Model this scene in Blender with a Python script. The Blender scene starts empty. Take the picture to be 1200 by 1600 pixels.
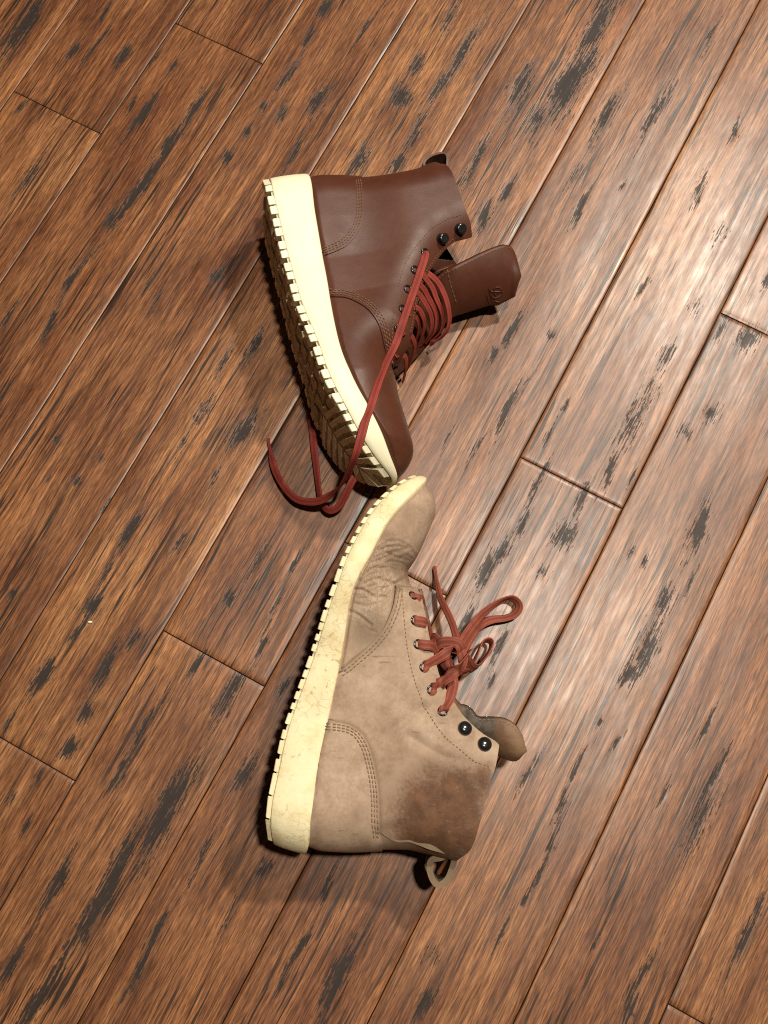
import bpy, bmesh, math, random
import numpy as np
from mathutils import Vector, Matrix
random.seed(7); rng = np.random.default_rng(7)
sc = bpy.context.scene
COL = sc.collection

# ------------------------------------------------------------------ camera
F = 1500.0                      # focal length in photo pixels (photo 1200 x 1600)
YAW, TX, TY, CH, COFF = -0.4929, 0.2202, 0.0125, 0.7947, -0.30386
PW = 0.097                      # plank width
RX = np.array([[1,0,0],[0,math.cos(TX),-math.sin(TX)],[0,math.sin(TX),math.cos(TX)]])
RY = np.array([[math.cos(TY),0,math.sin(TY)],[0,1,0],[-math.sin(TY),0,math.cos(TY)]])
CR = RY @ RX
CAM = np.array([0, 0, CH])
cd = bpy.data.cameras.new('camera'); cam = bpy.data.objects.new('camera', cd); COL.objects.link(cam)
M4 = Matrix([list(CR[0])+[0], list(CR[1])+[0], list(CR[2])+[CH], [0,0,0,1]])
cam.matrix_world = M4
cd.sensor_fit = 'VERTICAL'; cd.sensor_height = 32.0; cd.lens = 32.0*F/1600.0
cd.clip_start = 0.01; cd.clip_end = 50
sc.camera = cam

# ------------------------------------------------------------------ light and exposure
w = bpy.data.worlds.new('World'); sc.world = w; w.use_nodes = True
bg = w.node_tree.nodes['Background']
bg.inputs[0].default_value = (1.0, 0.86, 0.70, 1); bg.inputs[1].default_value = 0.018
sc.view_settings.view_transform = 'Standard'; sc.view_settings.look = 'None'
sc.cycles.use_denoising = False; sc.cycles.filter_width = 1.1; sc.cycles.caustics_reflective = False
sc.view_settings.exposure = 0.0; sc.view_settings.gamma = 1.0
def lamp(name, pos, power, size, col=(1, .90, .76)):
    l = bpy.data.lights.new(name, 'AREA'); l.shape = 'DISK'; l.size = size
    l.energy = power; l.color = col
    o = bpy.data.objects.new(name, l); COL.objects.link(o)
    o.location = pos
    o.rotation_euler = (-Vector(pos)).to_track_quat('-Z', 'Y').to_euler()
    return o
lamp('ceiling_lamp', (1.05, 1.45, 2.2), 62, .14)
lamp('ceiling_lamp', (0.41, 0.30, 2.2), 42, .12)

# ------------------------------------------------------------------ helpers
def ray(px, py):
    return CR @ np.array([px-600.0, 800.0-py, -F])
def at(px, py, z=0.0):
    d = ray(px, py); t = (z-CH)/d[2]
    return CAM + d*t
def tag(o, label=None, cat=None, group=None, kind=None):
    if label: o['label'] = label
    if cat: o['category'] = cat
    if group: o['group'] = group
    if kind: o['kind'] = kind
    return o
def link(name, me, mat=None, parent=None, loc=None):
    o = bpy.data.objects.new(name, me); COL.objects.link(o)
    if mat is not None and me is not None: me.materials.append(mat)
    if parent is not None: o.parent = parent
    if loc is not None: o.location = loc
    return o
def mesh(name, V, Fq, smooth=True):
    me = bpy.data.meshes.new(name)
    me.from_pydata([tuple(map(float, v)) for v in V], [], [tuple(int(i) for i in f) for f in Fq])
    if smooth: me.polygons.foreach_set('use_smooth', [True]*len(me.polygons))
    me.update(); return me
def quads(n, m, off=0, wrap=False):
    i = np.arange(n-1)[:, None]; j = np.arange(m if wrap else m-1)[None, :]
    j2 = (j+1) % m
    a = i*m+j; b = i*m+j2; c = (i+1)*m+j2; d = (i+1)*m+j
    return (np.stack([a, b, c, d], -1).reshape(-1, 4)+off)
def np_mesh(name, V, Q, attrs=None, smooth=True):
    V = np.asarray(V, np.float32); Q = np.asarray(Q, np.int32)
    me = bpy.data.meshes.new(name)
    me.vertices.add(len(V)); me.vertices.foreach_set('co', V.ravel())
    me.loops.add(Q.size); me.loops.foreach_set('vertex_index', Q.ravel())
    me.polygons.add(len(Q)); me.polygons.foreach_set('loop_start', np.arange(0, Q.size, 4, dtype=np.int32))
    me.polygons.foreach_set('use_smooth', np.full(len(Q), smooth))
    for k, a in (attrs or {}).items():
        at_ = me.attributes.new(k, 'FLOAT', 'POINT'); at_.data.foreach_set('value', np.asarray(a, np.float32).ravel())
    me.update(calc_edges=True); me.validate(); return me
def cat_rom(P, n):
    P = np.asarray(P, float)
    if len(P) == 2:
        t = np.linspace(0, 1, n)[:, None]; return P[0]*(1-t)+P[1]*t
    Q = np.vstack([2*P[0]-P[1], P, 2*P[-1]-P[-2]])
    seg = np.linalg.norm(np.diff(P, axis=0), axis=1)
    tt = []
    out = []
    K = 24
    for i in range(len(P)-1):
        p0, p1, p2, p3 = Q[i], Q[i+1], Q[i+2], Q[i+3]
        t = np.linspace(0, 1, K, endpoint=False)[:, None]
        out.append(.5*((2*p1)+(-p0+p2)*t+(2*p0-5*p1+4*p2-p3)*t**2+(-p0+3*p1-3*p2+p3)*t**3))
    out.append(P[-1:]); C = np.vstack(out)
    return resample(C, n)
def resample(C, n):
    s = np.r_[0, np.cumsum(np.linalg.norm(np.diff(C[:, :3], axis=0), axis=1))]
    t = np.linspace(0, s[-1], n)
    return np.stack([np.interp(t, s, C[:, k]) for k in range(C.shape[1])], -1)
def pdist(X, poly):
    X = np.asarray(X); d = np.full(X.shape[:-1], 1e9)
    for a, b in zip(poly[:-1], poly[1:]):
        ab = b-a; L2 = (ab**2).sum()+1e-18
        t = np.clip(((X-a)@ab)/L2, 0, 1)
        d = np.minimum(d, np.linalg.norm(X-(a+t[..., None]*ab), axis=-1))
    return d
def sstep(a, b, x):
    t = np.clip((x-a)/(b-a), 0, 1); return t*t*(3-2*t)
def vnoise(x, y, seed=0):
    xi = np.floor(x).astype(int); yi = np.floor(y).astype(int); fx = x-xi; fy = y-yi
    def h(a, b):
        n = (a*374761393+b*668265263+seed*974711) & 0x7fffffff
        n = ((n ^ (n >> 13))*1274126177) & 0x7fffffff
        return ((n ^ (n >> 16)) & 0xffff)/65535.0
    u = fx*fx*(3-2*fx); v = fy*fy*(3-2*fy)
    return (h(xi, yi)*(1-u)+h(xi+1, yi)*u)*(1-v)+(h(xi, yi+1)*(1-u)+h(xi+1, yi+1)*u)*v

# ------------------------------------------------------------------ material helpers
class NT:
    def __init__(s, name):
        s.m = bpy.data.materials.new(name); s.m.use_nodes = True
        s.t = s.m.node_tree; s.n = s.t.nodes; s.l = s.t.links
        s.b = s.n['Principled BSDF']
    def put(s, sock, v):
        if v is None: return
        if hasattr(v, 'is_output'): s.l.new(v, sock)
        elif isinstance(v, (tuple, list)) and len(v) == 3 and sock.type == 'RGBA': sock.default_value = (*v, 1)
        else: sock.default_value = v
    def new(s, typ, **kw):
        n = s.n.new(typ)
        for k, v in kw.items(): setattr(n, k, v)
        return n
    def obj(s): return s.new('ShaderNodeTexCoord').outputs['Object']
    def mapped(s, vec, scale, loc=None):
        n = s.new('ShaderNodeMapping'); s.l.new(vec, n.inputs[0]); n.inputs['Scale'].default_value = scale
        if loc is not None: s.put(n.inputs['Location'], loc)
        return n.outputs[0]
    def noise(s, vec, scale=1., detail=3., rough=.55, dist=0.):
        n = s.new('ShaderNodeTexNoise'); s.l.new(vec, n.inputs['Vector'])
        n.inputs['Scale'].default_value = scale; n.inputs['Detail'].default_value = detail
        n.inputs['Roughness'].default_value = rough; n.inputs['Distortion'].default_value = dist
        return n.outputs['Fac']
    def vor(s, vec, scale, feat='F1', out='Distance'):
        n = s.new('ShaderNodeTexVoronoi', feature=feat); s.l.new(vec, n.inputs['Vector']); n.inputs['Scale'].default_value = scale
        return n.outputs[out]
    def math(s, op, a, b=0., clamp=False):
        n = s.new('ShaderNodeMath', operation=op, use_clamp=clamp); s.put(n.inputs[0], a); s.put(n.inputs[1], b); return n.outputs[0]
    def rng(s, v, a, b, c=0., d=1., smooth=True):
        n = s.new('ShaderNodeMapRange'); n.interpolation_type = 'SMOOTHSTEP' if smooth else 'LINEAR'
        s.put(n.inputs[0], v)
        for i, q in enumerate((a, b, c, d)): s.put(n.inputs[i+1], q)
        return n.outputs[0]
    def mix(s, f, a, b, mode='MIX'):
        n = s.new('ShaderNodeMix', data_type='RGBA', blend_type=mode); s.put(n.inputs[0], f); s.put(n.inputs[6], a); s.put(n.inputs[7], b); return n.outputs[2]
    def ramp(s, f, stops):
        n = s.new('ShaderNodeValToRGB'); s.put(n.inputs[0], f)
        e = n.color_ramp.elements
        while len(e) < len(stops): e.new(.5)
        for q, (p, c) in zip(e, stops): q.position = p; q.color = (*c, 1)
        return n.outputs[0]
    def attr(s, name):
        n = s.new('ShaderNodeAttribute', attribute_name=name); return n.outputs['Fac']
    def bump(s, h, dist, strength=1., prev=None):
        n = s.new('ShaderNodeBump'); s.put(n.inputs['Height'], h); n.inputs['Distance'].default_value = dist; n.inputs['Strength'].default_value = strength
        if prev is not None: s.l.new(prev, n.inputs['Normal'])
        return n.outputs[0]
    def fin(s, col, rough, bump=None, spec=.5, **kw):
        s.put(s.b.inputs['Base Color'], col); s.put(s.b.inputs['Roughness'], rough); s.put(s.b.inputs['Specular IOR Level'], spec)
        if bump is not None: s.l.new(bump, s.b.inputs['Normal'])
        for k, v in kw.items(): s.put(s.b.inputs[k.replace('_', ' ')], v)
        return s.m

def mat_floor():
    s = NT('strand_bamboo')
    oi = s.new('ShaderNodeObjectInfo'); R = oi.outputs['Random']
    cmb = s.new('ShaderNodeCombineXYZ')
    s.put(cmb.inputs[0], s.math('MULTIPLY', R, 37.)); s.put(cmb.inputs[1], s.math('MULTIPLY', R, 91.)); s.put(cmb.inputs[2], s.math('MULTIPLY', R, 13.))
    add = s.new('ShaderNodeVectorMath', operation='ADD'); s.l.new(s.obj(), add.inputs[0]); s.l.new(cmb.outputs[0], add.inputs[1])
    v = add.outputs[0]
    # slow sideways wander of the fibres
    wv = s.noise(s.mapped(v, (7, 16, 1)), 1, 2)
    wob = s.new('ShaderNodeVectorMath', operation='ADD'); s.l.new(v, wob.inputs[0])
    c2 = s.new('ShaderNodeCombineXYZ'); s.put(c2.inputs[1], s.math('MULTIPLY', s.math('SUBTRACT', wv, .5), .006)); s.l.new(c2.outputs[0], wob.inputs[1])
    g = wob.outputs[0]
    fib = s.noise(s.mapped(g, (40, 800, 1)), 1, 3, .62)
    fib2 = s.noise(s.mapped(g, (120, 1400, 1), (3, 7, 0)), 1, 2, .6)
    streak = s.noise(s.mapped(g, (7, 150, 1), (5, 2, 0)), 1, 4, .62)
    band = s.noise(s.mapped(g, (2.2, 34, 1), (1, 9, 0)), 1, 3, .55)
    blot = s.noise(s.mapped(v, (9, 22, 1), (4, 4, 0)), 1, 3)
    base = s.ramp(streak, [(.28, (.142, .062, .029)), (.45, (.212, .098, .046)), (.56, (.256, .124, .059)), (.72, (.330, .172, .084))])
    redd = s.ramp(blot, [(.30, (.62, .50, .46)), (.55, (1.0, .96, .92)), (.75, (1.18, 1.12, 1.0))])
    col = s.mix(1., base, redd, 'MULTIPLY')
    tone = s.ramp(band, [(.3, (.70, .62, .58)), (.52, (1., 1., 1.)), (.72, (1.25, 1.22, 1.1))])
    col = s.mix(.85, col, tone, 'MULTIPLY')
    fcol = s.ramp(fib, [(.37, (.34, .30, .27)), (.47, (.90, .88, .86)), (.60, (1.50, 1.50, 1.44))])
    col = s.mix(.66, col, fcol, 'MULTIPLY')
    fc2 = s.ramp(fib2, [(.39, (.50, .46, .43)), (.50, (1, 1, 1)), (.60, (1.35, 1.35, 1.32))])
    col = s.mix(.55, col, fc2, 'MULTIPLY')
    # plank to plank tint
    tint = s.ramp(R, [(0, (.86, .80, .78)), (.5, (1, .98, .96)), (1, (1.12, 1.12, 1.06))])
    col = s.mix(1., col, tint, 'MULTIPLY')
    lng = s.noise(s.mapped(g, (8, 430, 1), (6, 3, 1)), 1, 2, .5)
    col = s.mix(.50, col, s.ramp(lng, [(.36, (.42, .38, .35)), (.46, (1, 1, 1)), (.62, (1.12, 1.12, 1.1))]), 'MULTIPLY')
    # thin dark splits along the grain
    sp = s.noise(s.mapped(g, (11, 330, 1), (8, 1, 3)), 1, 2, .5)
    gate = s.noise(s.mapped(v, (6, 30, 1), (2, 8, 5)), 1, 2)
    spl = s.math('MULTIPLY', s.rng(sp, .565, .62), s.rng(gate, .40, .58))
    col = s.mix(s.math('MULTIPLY', spl, .88), col, (.018, .012, .010))
    # filled charcoal dents: hand placed mask broken up by fibre noise
    m = s.attr('mark')
    jag = s.noise(s.mapped(g, (34, 700, 1), (1, 1, 8)), 1, 4, .72)
    jag2 = s.noise(s.mapped(g, (170, 420, 1), (1, 5, 8)), 1, 3, .7)
    mm = s.math('ADD', s.math('MULTIPLY', m, 1.08), s.math('ADD', s.math('MULTIPLY', s.math('SUBTRACT', jag, .5), 3.2), s.math('MULTIPLY', s.math('SUBTRACT', jag2, .5), 1.5)))
    mk = s.math('MULTIPLY', s.rng(mm, .44, .62), s.rng(m, .02, .14))
    col = s.mix(s.math('MULTIPLY', mk, .95), col, s.mix(jag2, (.006, .005, .005), (.034, .031, .029)))
    soft = s.math('MULTIPLY', s.rng(m, .05, .9), .42)
    col = s.mix(soft, col, (.040, .030, .026))
    col = s.mix(s.math('MULTIPLY', s.rng(s.attr('edge'), .45, .95), .85), col, (.016, .010, .007))
    # relief
    h = s.math('ADD', s.math('MULTIPLY', fib, .5), s.math('ADD', s.math('MULTIPLY', streak, .7), s.math('MULTIPLY', spl, -1.2)))
    h = s.math('ADD', h, s.math('MULTIPLY', mk, -1.6))
    b = s.bump(h, .00020, .20)
    med = s.noise(s.mapped(v, (30, 70, 1), (7, 7, 1)), 1, 2)
    b = s.bump(med, .0007, .28, b)
    rough = s.math('ADD', s.rng(streak, .3, .7, .43, .35), s.math('MULTIPLY', mk, .14))
    rough = s.math('ADD', rough, s.math('MULTIPLY', s.math('SUBTRACT', s.noise(s.mapped(v, (60, 200, 1), (9, 3, 1)), 1, 3), .5), .18))
    return s.fin(col, rough, b, s.rng(mk, 0, 1, .5, .22), Coat_Weight=.04, Coat_Roughness=.26)

def mat_leather(name, c1, c2, rough, grain=900., bumpd=.00012, **kw):
    s = NT(name); v = s.obj()
    n = s.noise(v, 22, 4); n2 = s.noise(v, 160, 3)
    col = s.mix(s.rng(n, .3, .7), c1, c2)
    col = s.mix(.35, col, s.ramp(n2, [(.3, (.72, .70, .68)), (.7, (1.15, 1.15, 1.15))]), 'MULTIPLY')
    g = s.vor(v, grain, 'SMOOTH_F1')
    b = s.bump(g, bumpd, .5)
    b = s.bump(s.noise(v, 60, 3), .0007, .25, b)
    r = s.math('ADD', rough, s.math('MULTIPLY', s.math('SUBTRACT', s.noise(v, 70, 4), .5), .22))
    return s.fin(col, r, b, kw.get('spec', .5))

def mat_worn():
    s = NT('worn_tan_leather'); v = s.obj()
    n = s.noise(v, 26, 5, .6); n2 = s.noise(v, 90, 5, .65); n3 = s.noise(v, 420, 3)
    col = s.ramp(n, [(.28, (.28, .190, .130)), (.5, (.39, .280, .198)), (.72, (.49, .372, .272))])
    col = s.mix(.55, col, s.ramp(n2, [(.30, (.66, .62, .58)), (.52, (1, 1, 1)), (.72, (1.2, 1.2, 1.18))]), 'MULTIPLY')
    col = s.mix(.4, col, s.ramp(n3, [(.3, (.75, .74, .72)), (.7, (1.15, 1.15, 1.15))]), 'MULTIPLY')
    # scratches
    sc1 = s.noise(s.mapped(v, (70, 420, 300)), 1, 2); sg = s.noise(v, 34, 2)
    scr = s.math('MULTIPLY', s.rng(sc1, .64, .72), s.rng(sg, .5, .62))
    col = s.mix(s.math('MULTIPLY', scr, .5), col, (.10, .06, .035))
    st = s.attr('stain')      # red brown undyed patch where the nap is rubbed off
    e = s.math('ADD', st, s.math('MULTIPLY', s.math('SUBTRACT', n2, .5), .8))
    e = s.math('ADD', e, s.math('MULTIPLY', s.math('SUBTRACT', n3, .5), .5))
    sm = s.math('MULTIPLY', s.rng(e, .06, .80), s.rng(st, .02, .35))
    scs = s.noise(s.mapped(v, (260, 700, 500), (3, 1, 1)), 1, 3)
    sm = s.math('MULTIPLY', sm, s.rng(scs, .62, .72, 1., .75))
    col = s.mix(s.math('MULTIPLY', sm, .90), col, s.mix(s.rng(n2, .35, .65), (.066, .023, .008), (.120, .047, .018)))
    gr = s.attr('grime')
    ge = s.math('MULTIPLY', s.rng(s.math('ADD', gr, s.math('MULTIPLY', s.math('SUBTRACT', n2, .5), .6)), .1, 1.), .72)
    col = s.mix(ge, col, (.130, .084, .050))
    cr = s.attr('crease')
    wv = s.noise(v, 60, 2); 
    wr = s.noise(s.mapped(v, (430, 190, 200)), 1, 4, .6, 1.2)
    wrv = s.math('ABSOLUTE', s.math('SUBTRACT', wr, .5))
    wl = s.math('MULTIPLY', s.rng(wrv, .0, .10, 1, 0), cr)
    col = s.mix(s.math('MULTIPLY', wl, .35), col, (.12, .078, .046))
    b = s.bump(s.math('MULTIPLY', wl, -1.), .0005, .55)
    b = s.bump(s.vor(v, 1000, 'SMOOTH_F1'), .00010, .5, b)
    b = s.bump(n, .0022, .35, b)
    b = s.bump(n2, .0007, .4, b)
    r = s.rng(sm, 0, 1, .66, .74)
    return s.fin(col, r, b, .28)

def mat_sole(name, dirty):
    s = NT(name); v = s.obj()
    n = s.noise(v, 70, 5, .65); n2 = s.noise(v, 300, 4, .65)
    if not dirty:
        col = s.mix(s.rng(n, .3, .7), (.80, .76, .54), (.84, .80, .59))
        b = s.bump(n2, .00015, .2)
        return s.fin(col, .5, b, .35)
    col = s.ramp(n, [(.25, (.66, .55, .29)), (.5, (.77, .69, .44)), (.75, (.80, .74, .51))])
    sp = s.noise(v, 210, 4, .7, .6)
    d = s.attr('dirt')
    sm = s.math('MULTIPLY', s.rng(sp, .56, .68), s.rng(s.math('ADD', s.noise(v, 30, 2), d), .5, .85))
    col = s.mix(s.math('MULTIPLY', sm, .65), col, (.30, .21, .10))
    ck = s.vor(s.mapped(v, (1, 1, 1)), 150, 'DISTANCE_TO_EDGE')
    ckm = s.math('MULTIPLY', s.rng(ck, .0, .05, 1, 0), s.rng(s.math('ADD', s.noise(v, 45, 3), s.math('MULTIPLY', d, .35)), .58, .75))
    col = s.mix(s.math('MULTIPLY', ckm, .5), col, (.33, .24, .12))
    col = s.mix(s.math('MULTIPLY', s.rng(s.math('ADD', d, s.math('MULTIPLY', s.math('SUBTRACT', n, .5), .9)), .25, 1.1), .55), col, (.45, .32, .13))
    col = s.mix(s.rng(n2, .66, .74, 0, .45), col, (.28, .2, .1))
    b = s.bump(sp, .0005, .6); b = s.bump(n2, .0004, .5, b)
    return s.fin(col, .62, b, .3)

def mat_simple(name, c, rough, spec=.5, metal=0., nscale=0, namp=.2):
    s = NT(name); v = s.obj()
    col = s.mix(s.rng(s.noise(v, nscale or 200, 3), .3, .7), tuple(q*(1-namp) for q in c), tuple(q*(1+namp) for q in c))
    return s.fin(col, rough, s.bump(s.noise(v, 600, 2), .00005, .4), spec, Metallic=metal)
def mat_lace(name, c, worn):
    s = NT(name); v = s.obj()
    n = s.noise(v, 60, 4); f = s.noise(v, 1600, 2)
    col = s.mix(s.rng(n, .3, .7), tuple(q*.85 for q in c), tuple(q*1.12 for q in c))
    col = s.mix(.6, col, s.ramp(f, [(.35, (.6, .6, .6)), (.65, (1.25, 1.25, 1.25))]), 'MULTIPLY')
    u = s.attr('rib')
    col = s.mix(s.math('MULTIPLY', s.rng(u, 0, 1, 1, 0), .55), col, tuple(q*.28 for q in c))
    if worn: col = s.mix(s.rng(n, .62, .74, 0, .55), col, (.07, .045, .035))
    return s.fin(col, .7, s.bump(f, .0002, .6), .25)

MF = mat_floor()
M_SUB = mat_simple('dark_subfloor', (.012, .008, .006), .9)
M_DK = mat_leather('chestnut_leather', (.070, .0220, .0118), (.084, .0285, .0155), .44, 1100., .00007, spec=.28)
M_DK2 = mat_leather('chestnut_leather_edge', (.075, .030, .018), (.10, .040, .022), .55)
M_LIN = mat_simple('dark_lining', (.020, .013, .010), .8)
M_TAN = mat_worn()
M_TANIN = mat_leather('tan_flesh_side', (.150, .102, .060), (.225, .162, .098), .8)
M_TANT = mat_leather('worn_tongue_leather', (.10, .060, .036), (.19, .125, .075), .45)
def mat_tongue():
    s = NT('scuffed_tongue_leather'); v = s.obj(); n = s.noise(v, 60, 4); n2 = s.noise(v, 260, 3)
    col = s.mix(s.rng(n, .35, .65), (.125, .062, .032), (.215, .130, .075))
    g = s.attr('grime')
    col = s.mix(s.rng(s.math('ADD', g, s.math('MULTIPLY', s.math('SUBTRACT', n, .5), .9)), .2, .75), col, s.mix(s.rng(n2, .4, .6), (.045, .036, .026), (.085, .064, .044)))
    return s.fin(col, .62, s.bump(n2, .0004, .5, s.bump(n, .0012, .5)), .4)
M_TANT = mat_tongue()
M_SOLE1 = mat_sole('clean_cream_crepe', False)
M_SOLE2 = mat_sole('aged_cream_crepe', True)
M_TREAD = mat_simple('shaded_crepe_tread', (.56, .49, .34), .7, .25)  # cream crepe with the shade of the underside put into its colour
M_BLACK = mat_simple('black_metal', (.012, .012, .013), .22, .6)
M_HOLE = mat_simple('eyelet_hole', (.004, .004, .004), .9)
M_ST1 = mat_simple('rust_thread', (.17, .082, .040), .75)
M_ST2 = mat_simple('brown_thread', (.235, .155, .098), .8)
M_RED = mat_lace('brick_red_lace', (.31, .050, .036), False)
M_RED2 = mat_lace('faded_red_lace', (.31, .082, .052), True)

# ------------------------------------------------------------------ floor of hand scraped planks
NX = np.array([math.cos(YAW), math.sin(YAW)])          # across the planks
AX = np.array([-NX[1], NX[0]])                          # along the planks
def fl(px, py):
    p = at(px, py)[:2]; return np.array([p@AX, p@NX-COFF])   # (along, across)
MARKS = """32 45 110 18 .8;115 80 25 8 .9;167 17 30 5 .8;148 75 70 4 .9;190 85 30 9 1;222 178 60 9 .9;272 105 25 6 .8;300 170 50 9 .9;268 220 50 10 1;212 300 110 11 1;175 340 30 12 .9;118 430 80 8 .8;78 508 50 8 .8;12 500 50 6 .8;45 275 60 10 .7;510 15 20 12 .9;480 55 30 8 .8;450 115 50 8 .8;440 176 25 12 .8;500 157 40 14 .9;575 40 50 5 .8;563 247 50 16 .8;462 232 45 6 .8;357 246 20 10 .9;385 203 20 8 .7;410 165 18 8 .7;338 432 18 14 .9;243 475 30 6 .6;395 540 60 10 .8;350 560 50 8 .8;380 672 60 18 .9;318 640 50 12 .7;290 690 40 8 .6;335 745 50 10 .6;90 688 12 12 .6;155 715 12 12 .7;120 752 14 14 .7;78 750 14 6 .6;10 615 40 5 .7
935 35 100 18 .9;890 130 100 24 1;840 190 60 16 .7;815 135 60 16 .8;745 250 70 8 .8;725 80 70 10 .9;705 25 50 10 .7;655 100 35 12 .8;625 150 30 20 .9;690 130 60 10 .8;645 210 70 12 .7;620 255 30 12 .8;790 297 30 10 1;757 335 40 12 1;720 280 30 8 .7;908 325 50 7 .9;945 185 70 12 .8;900 270 40 7 .7;1025 175 80 8 .8;1110 60 40 5 .7;1150 205 25 7 .9;1095 295 40 9 .7;970 290 15 5 .7;1005 445 35 5 .9;800 515 45 9 .9;772 552 25 8 .8;862 525 12 12 .7;797 635 80 9 .8;745 700 40 7 .6;695 690 50 5 .5;1170 530 25 18 1;1110 645 20 14 .8;1070 675 16 14 .6;1042 560 40 12 .6;995 650 90 16 .7;955 732 50 8 .9;880 640 25 4 .7;860 680 30 4 .7;1125 370 30 14 .4;1090 480 20 16 .4;1198 435 20 8 1;910 780 40 7 1;845 750 50 7 .8
205 828 50 9 1;283 845 40 10 .6;160 900 40 5 .8;143 945 30 14 1;118 990 40 6 .8;207 995 30 12 .9;165 1045 60 14 .9;65 1055 45 16 1;132 1112 30 14 .9;105 1168 25 14 .9;15 1130 40 5 .8;20 928 14 14 .7;358 935 14 12 .9;462 882 30 6 .9;405 868 50 8 .6;430 950 60 6 .6;408 1008 40 10 .9;307 1036 35 7 1;360 1085 80 16 .8;262 1265 120 22 1;225 1140 100 9 .7;188 1205 60 10 .7;160 1400 160 18 1;88 1378 70 12 .9;60 1560 90 14 .9;18 1510 60 12 .8;320 1335 90 7 .7;248 1455 40 9 1;218 1515 60 6 .8;195 1550 30 6 .7;378 1212 40 14 .9;413 1358 25 12 .9;465 1485 60 6 1;445 1075 30 7 .8;510 1390 60 6 .8;352 1440 40 4 .7;530 1525 90 16 .9;440 1540 30 5 .7;360 1415 20 5 .7;20 1245 15 12 .6;60 1215 25 8 .7
785 862 30 12 .9;757 892 50 12 1;880 835 30 18 .9;850 895 15 15 .6;815 815 40 8 .8;725 970 30 8 1;782 1010 40 6 1;770 1065 20 5 .9;1010 1010 70 16 .9;1040 945 40 12 .8;985 1055 30 14 .8;1010 880 18 5 .9;985 862 12 4 .8;1090 830 60 16 .8;1100 1135 45 5 .9;1035 1240 30 6 .8;1115 1215 60 7 .9;1095 1285 70 16 .7;905 1195 50 5 .9;875 1255 40 5 .8;935 1128 10 6 .8;965 1155 25 4 .7;840 1365 70 5 .8;860 1320 30 8 .5;820 1408 14 6 1;785 1450 40 4 .7;1010 1518 60 6 .8;985 1570 50 12 .8;1160 1470 80 10 .8;1185 1420 30 8 .8;675 1495 20 14 .6;660 1570 40 12 .7;935 1470 40 3 .6"""
marks = []
for q in MARKS.replace('\n', ';').split(';'):
    px, py, L, W, S = map(float, q.split())
    a, c = fl(px, py)
    k = np.linalg.norm(at(px, py)-CAM)/F
    marks.append((a, c, L*k*.66, max(W*k*.72, .0020), S))
for i in range(60):         # outside the frame and small stray nicks
    marks.append((rng.uniform(-.75, .85), rng.uniform(-.3, .9), rng.uniform(.006, .02), rng.uniform(.0016, .003), rng.uniform(.5, .8)))
MK = np.array(marks)
# key k: strip between seam k and seam k+1 (seam k is at across = k * PW)
JA = {-3: fl(88, 175)[0], -2: fl(345, 69)[0], 0: fl(60, 1187)[0], 1: fl(338, 1031)[0], 2: fl(668, 915)[0], 3: fl(892, 754)[0], 4: fl(1165, 507)[0], 6: fl(1075, 1586)[0], 5: fl(1175, -160)[0]-.05}
floor = link('floor', mesh('floor', [], []), M_SUB)
tag(floor, kind='structure')
e = .95
cx = at(600, 800)[0:2]
V = []
fc = [np.array([-2, -2.]), np.array([2, -2.]), np.array([2, 2.2]), np.array([-2, 2.2])]
bm = bmesh.new()
vs = [bm.verts.new((p[0], p[1], -.006)) for p in fc]; vs2 = [bm.verts.new((p[0], p[1], -.02)) for p in fc]
bm.faces.new(vs); bm.faces.new(vs2[::-1])
for i in range(4): bm.faces.new((vs[i], vs2[i], vs2[(i+1) % 4], vs[(i+1) % 4]))
bm.normal_update(); bm.to_mesh(floor.data); bm.free()
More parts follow.
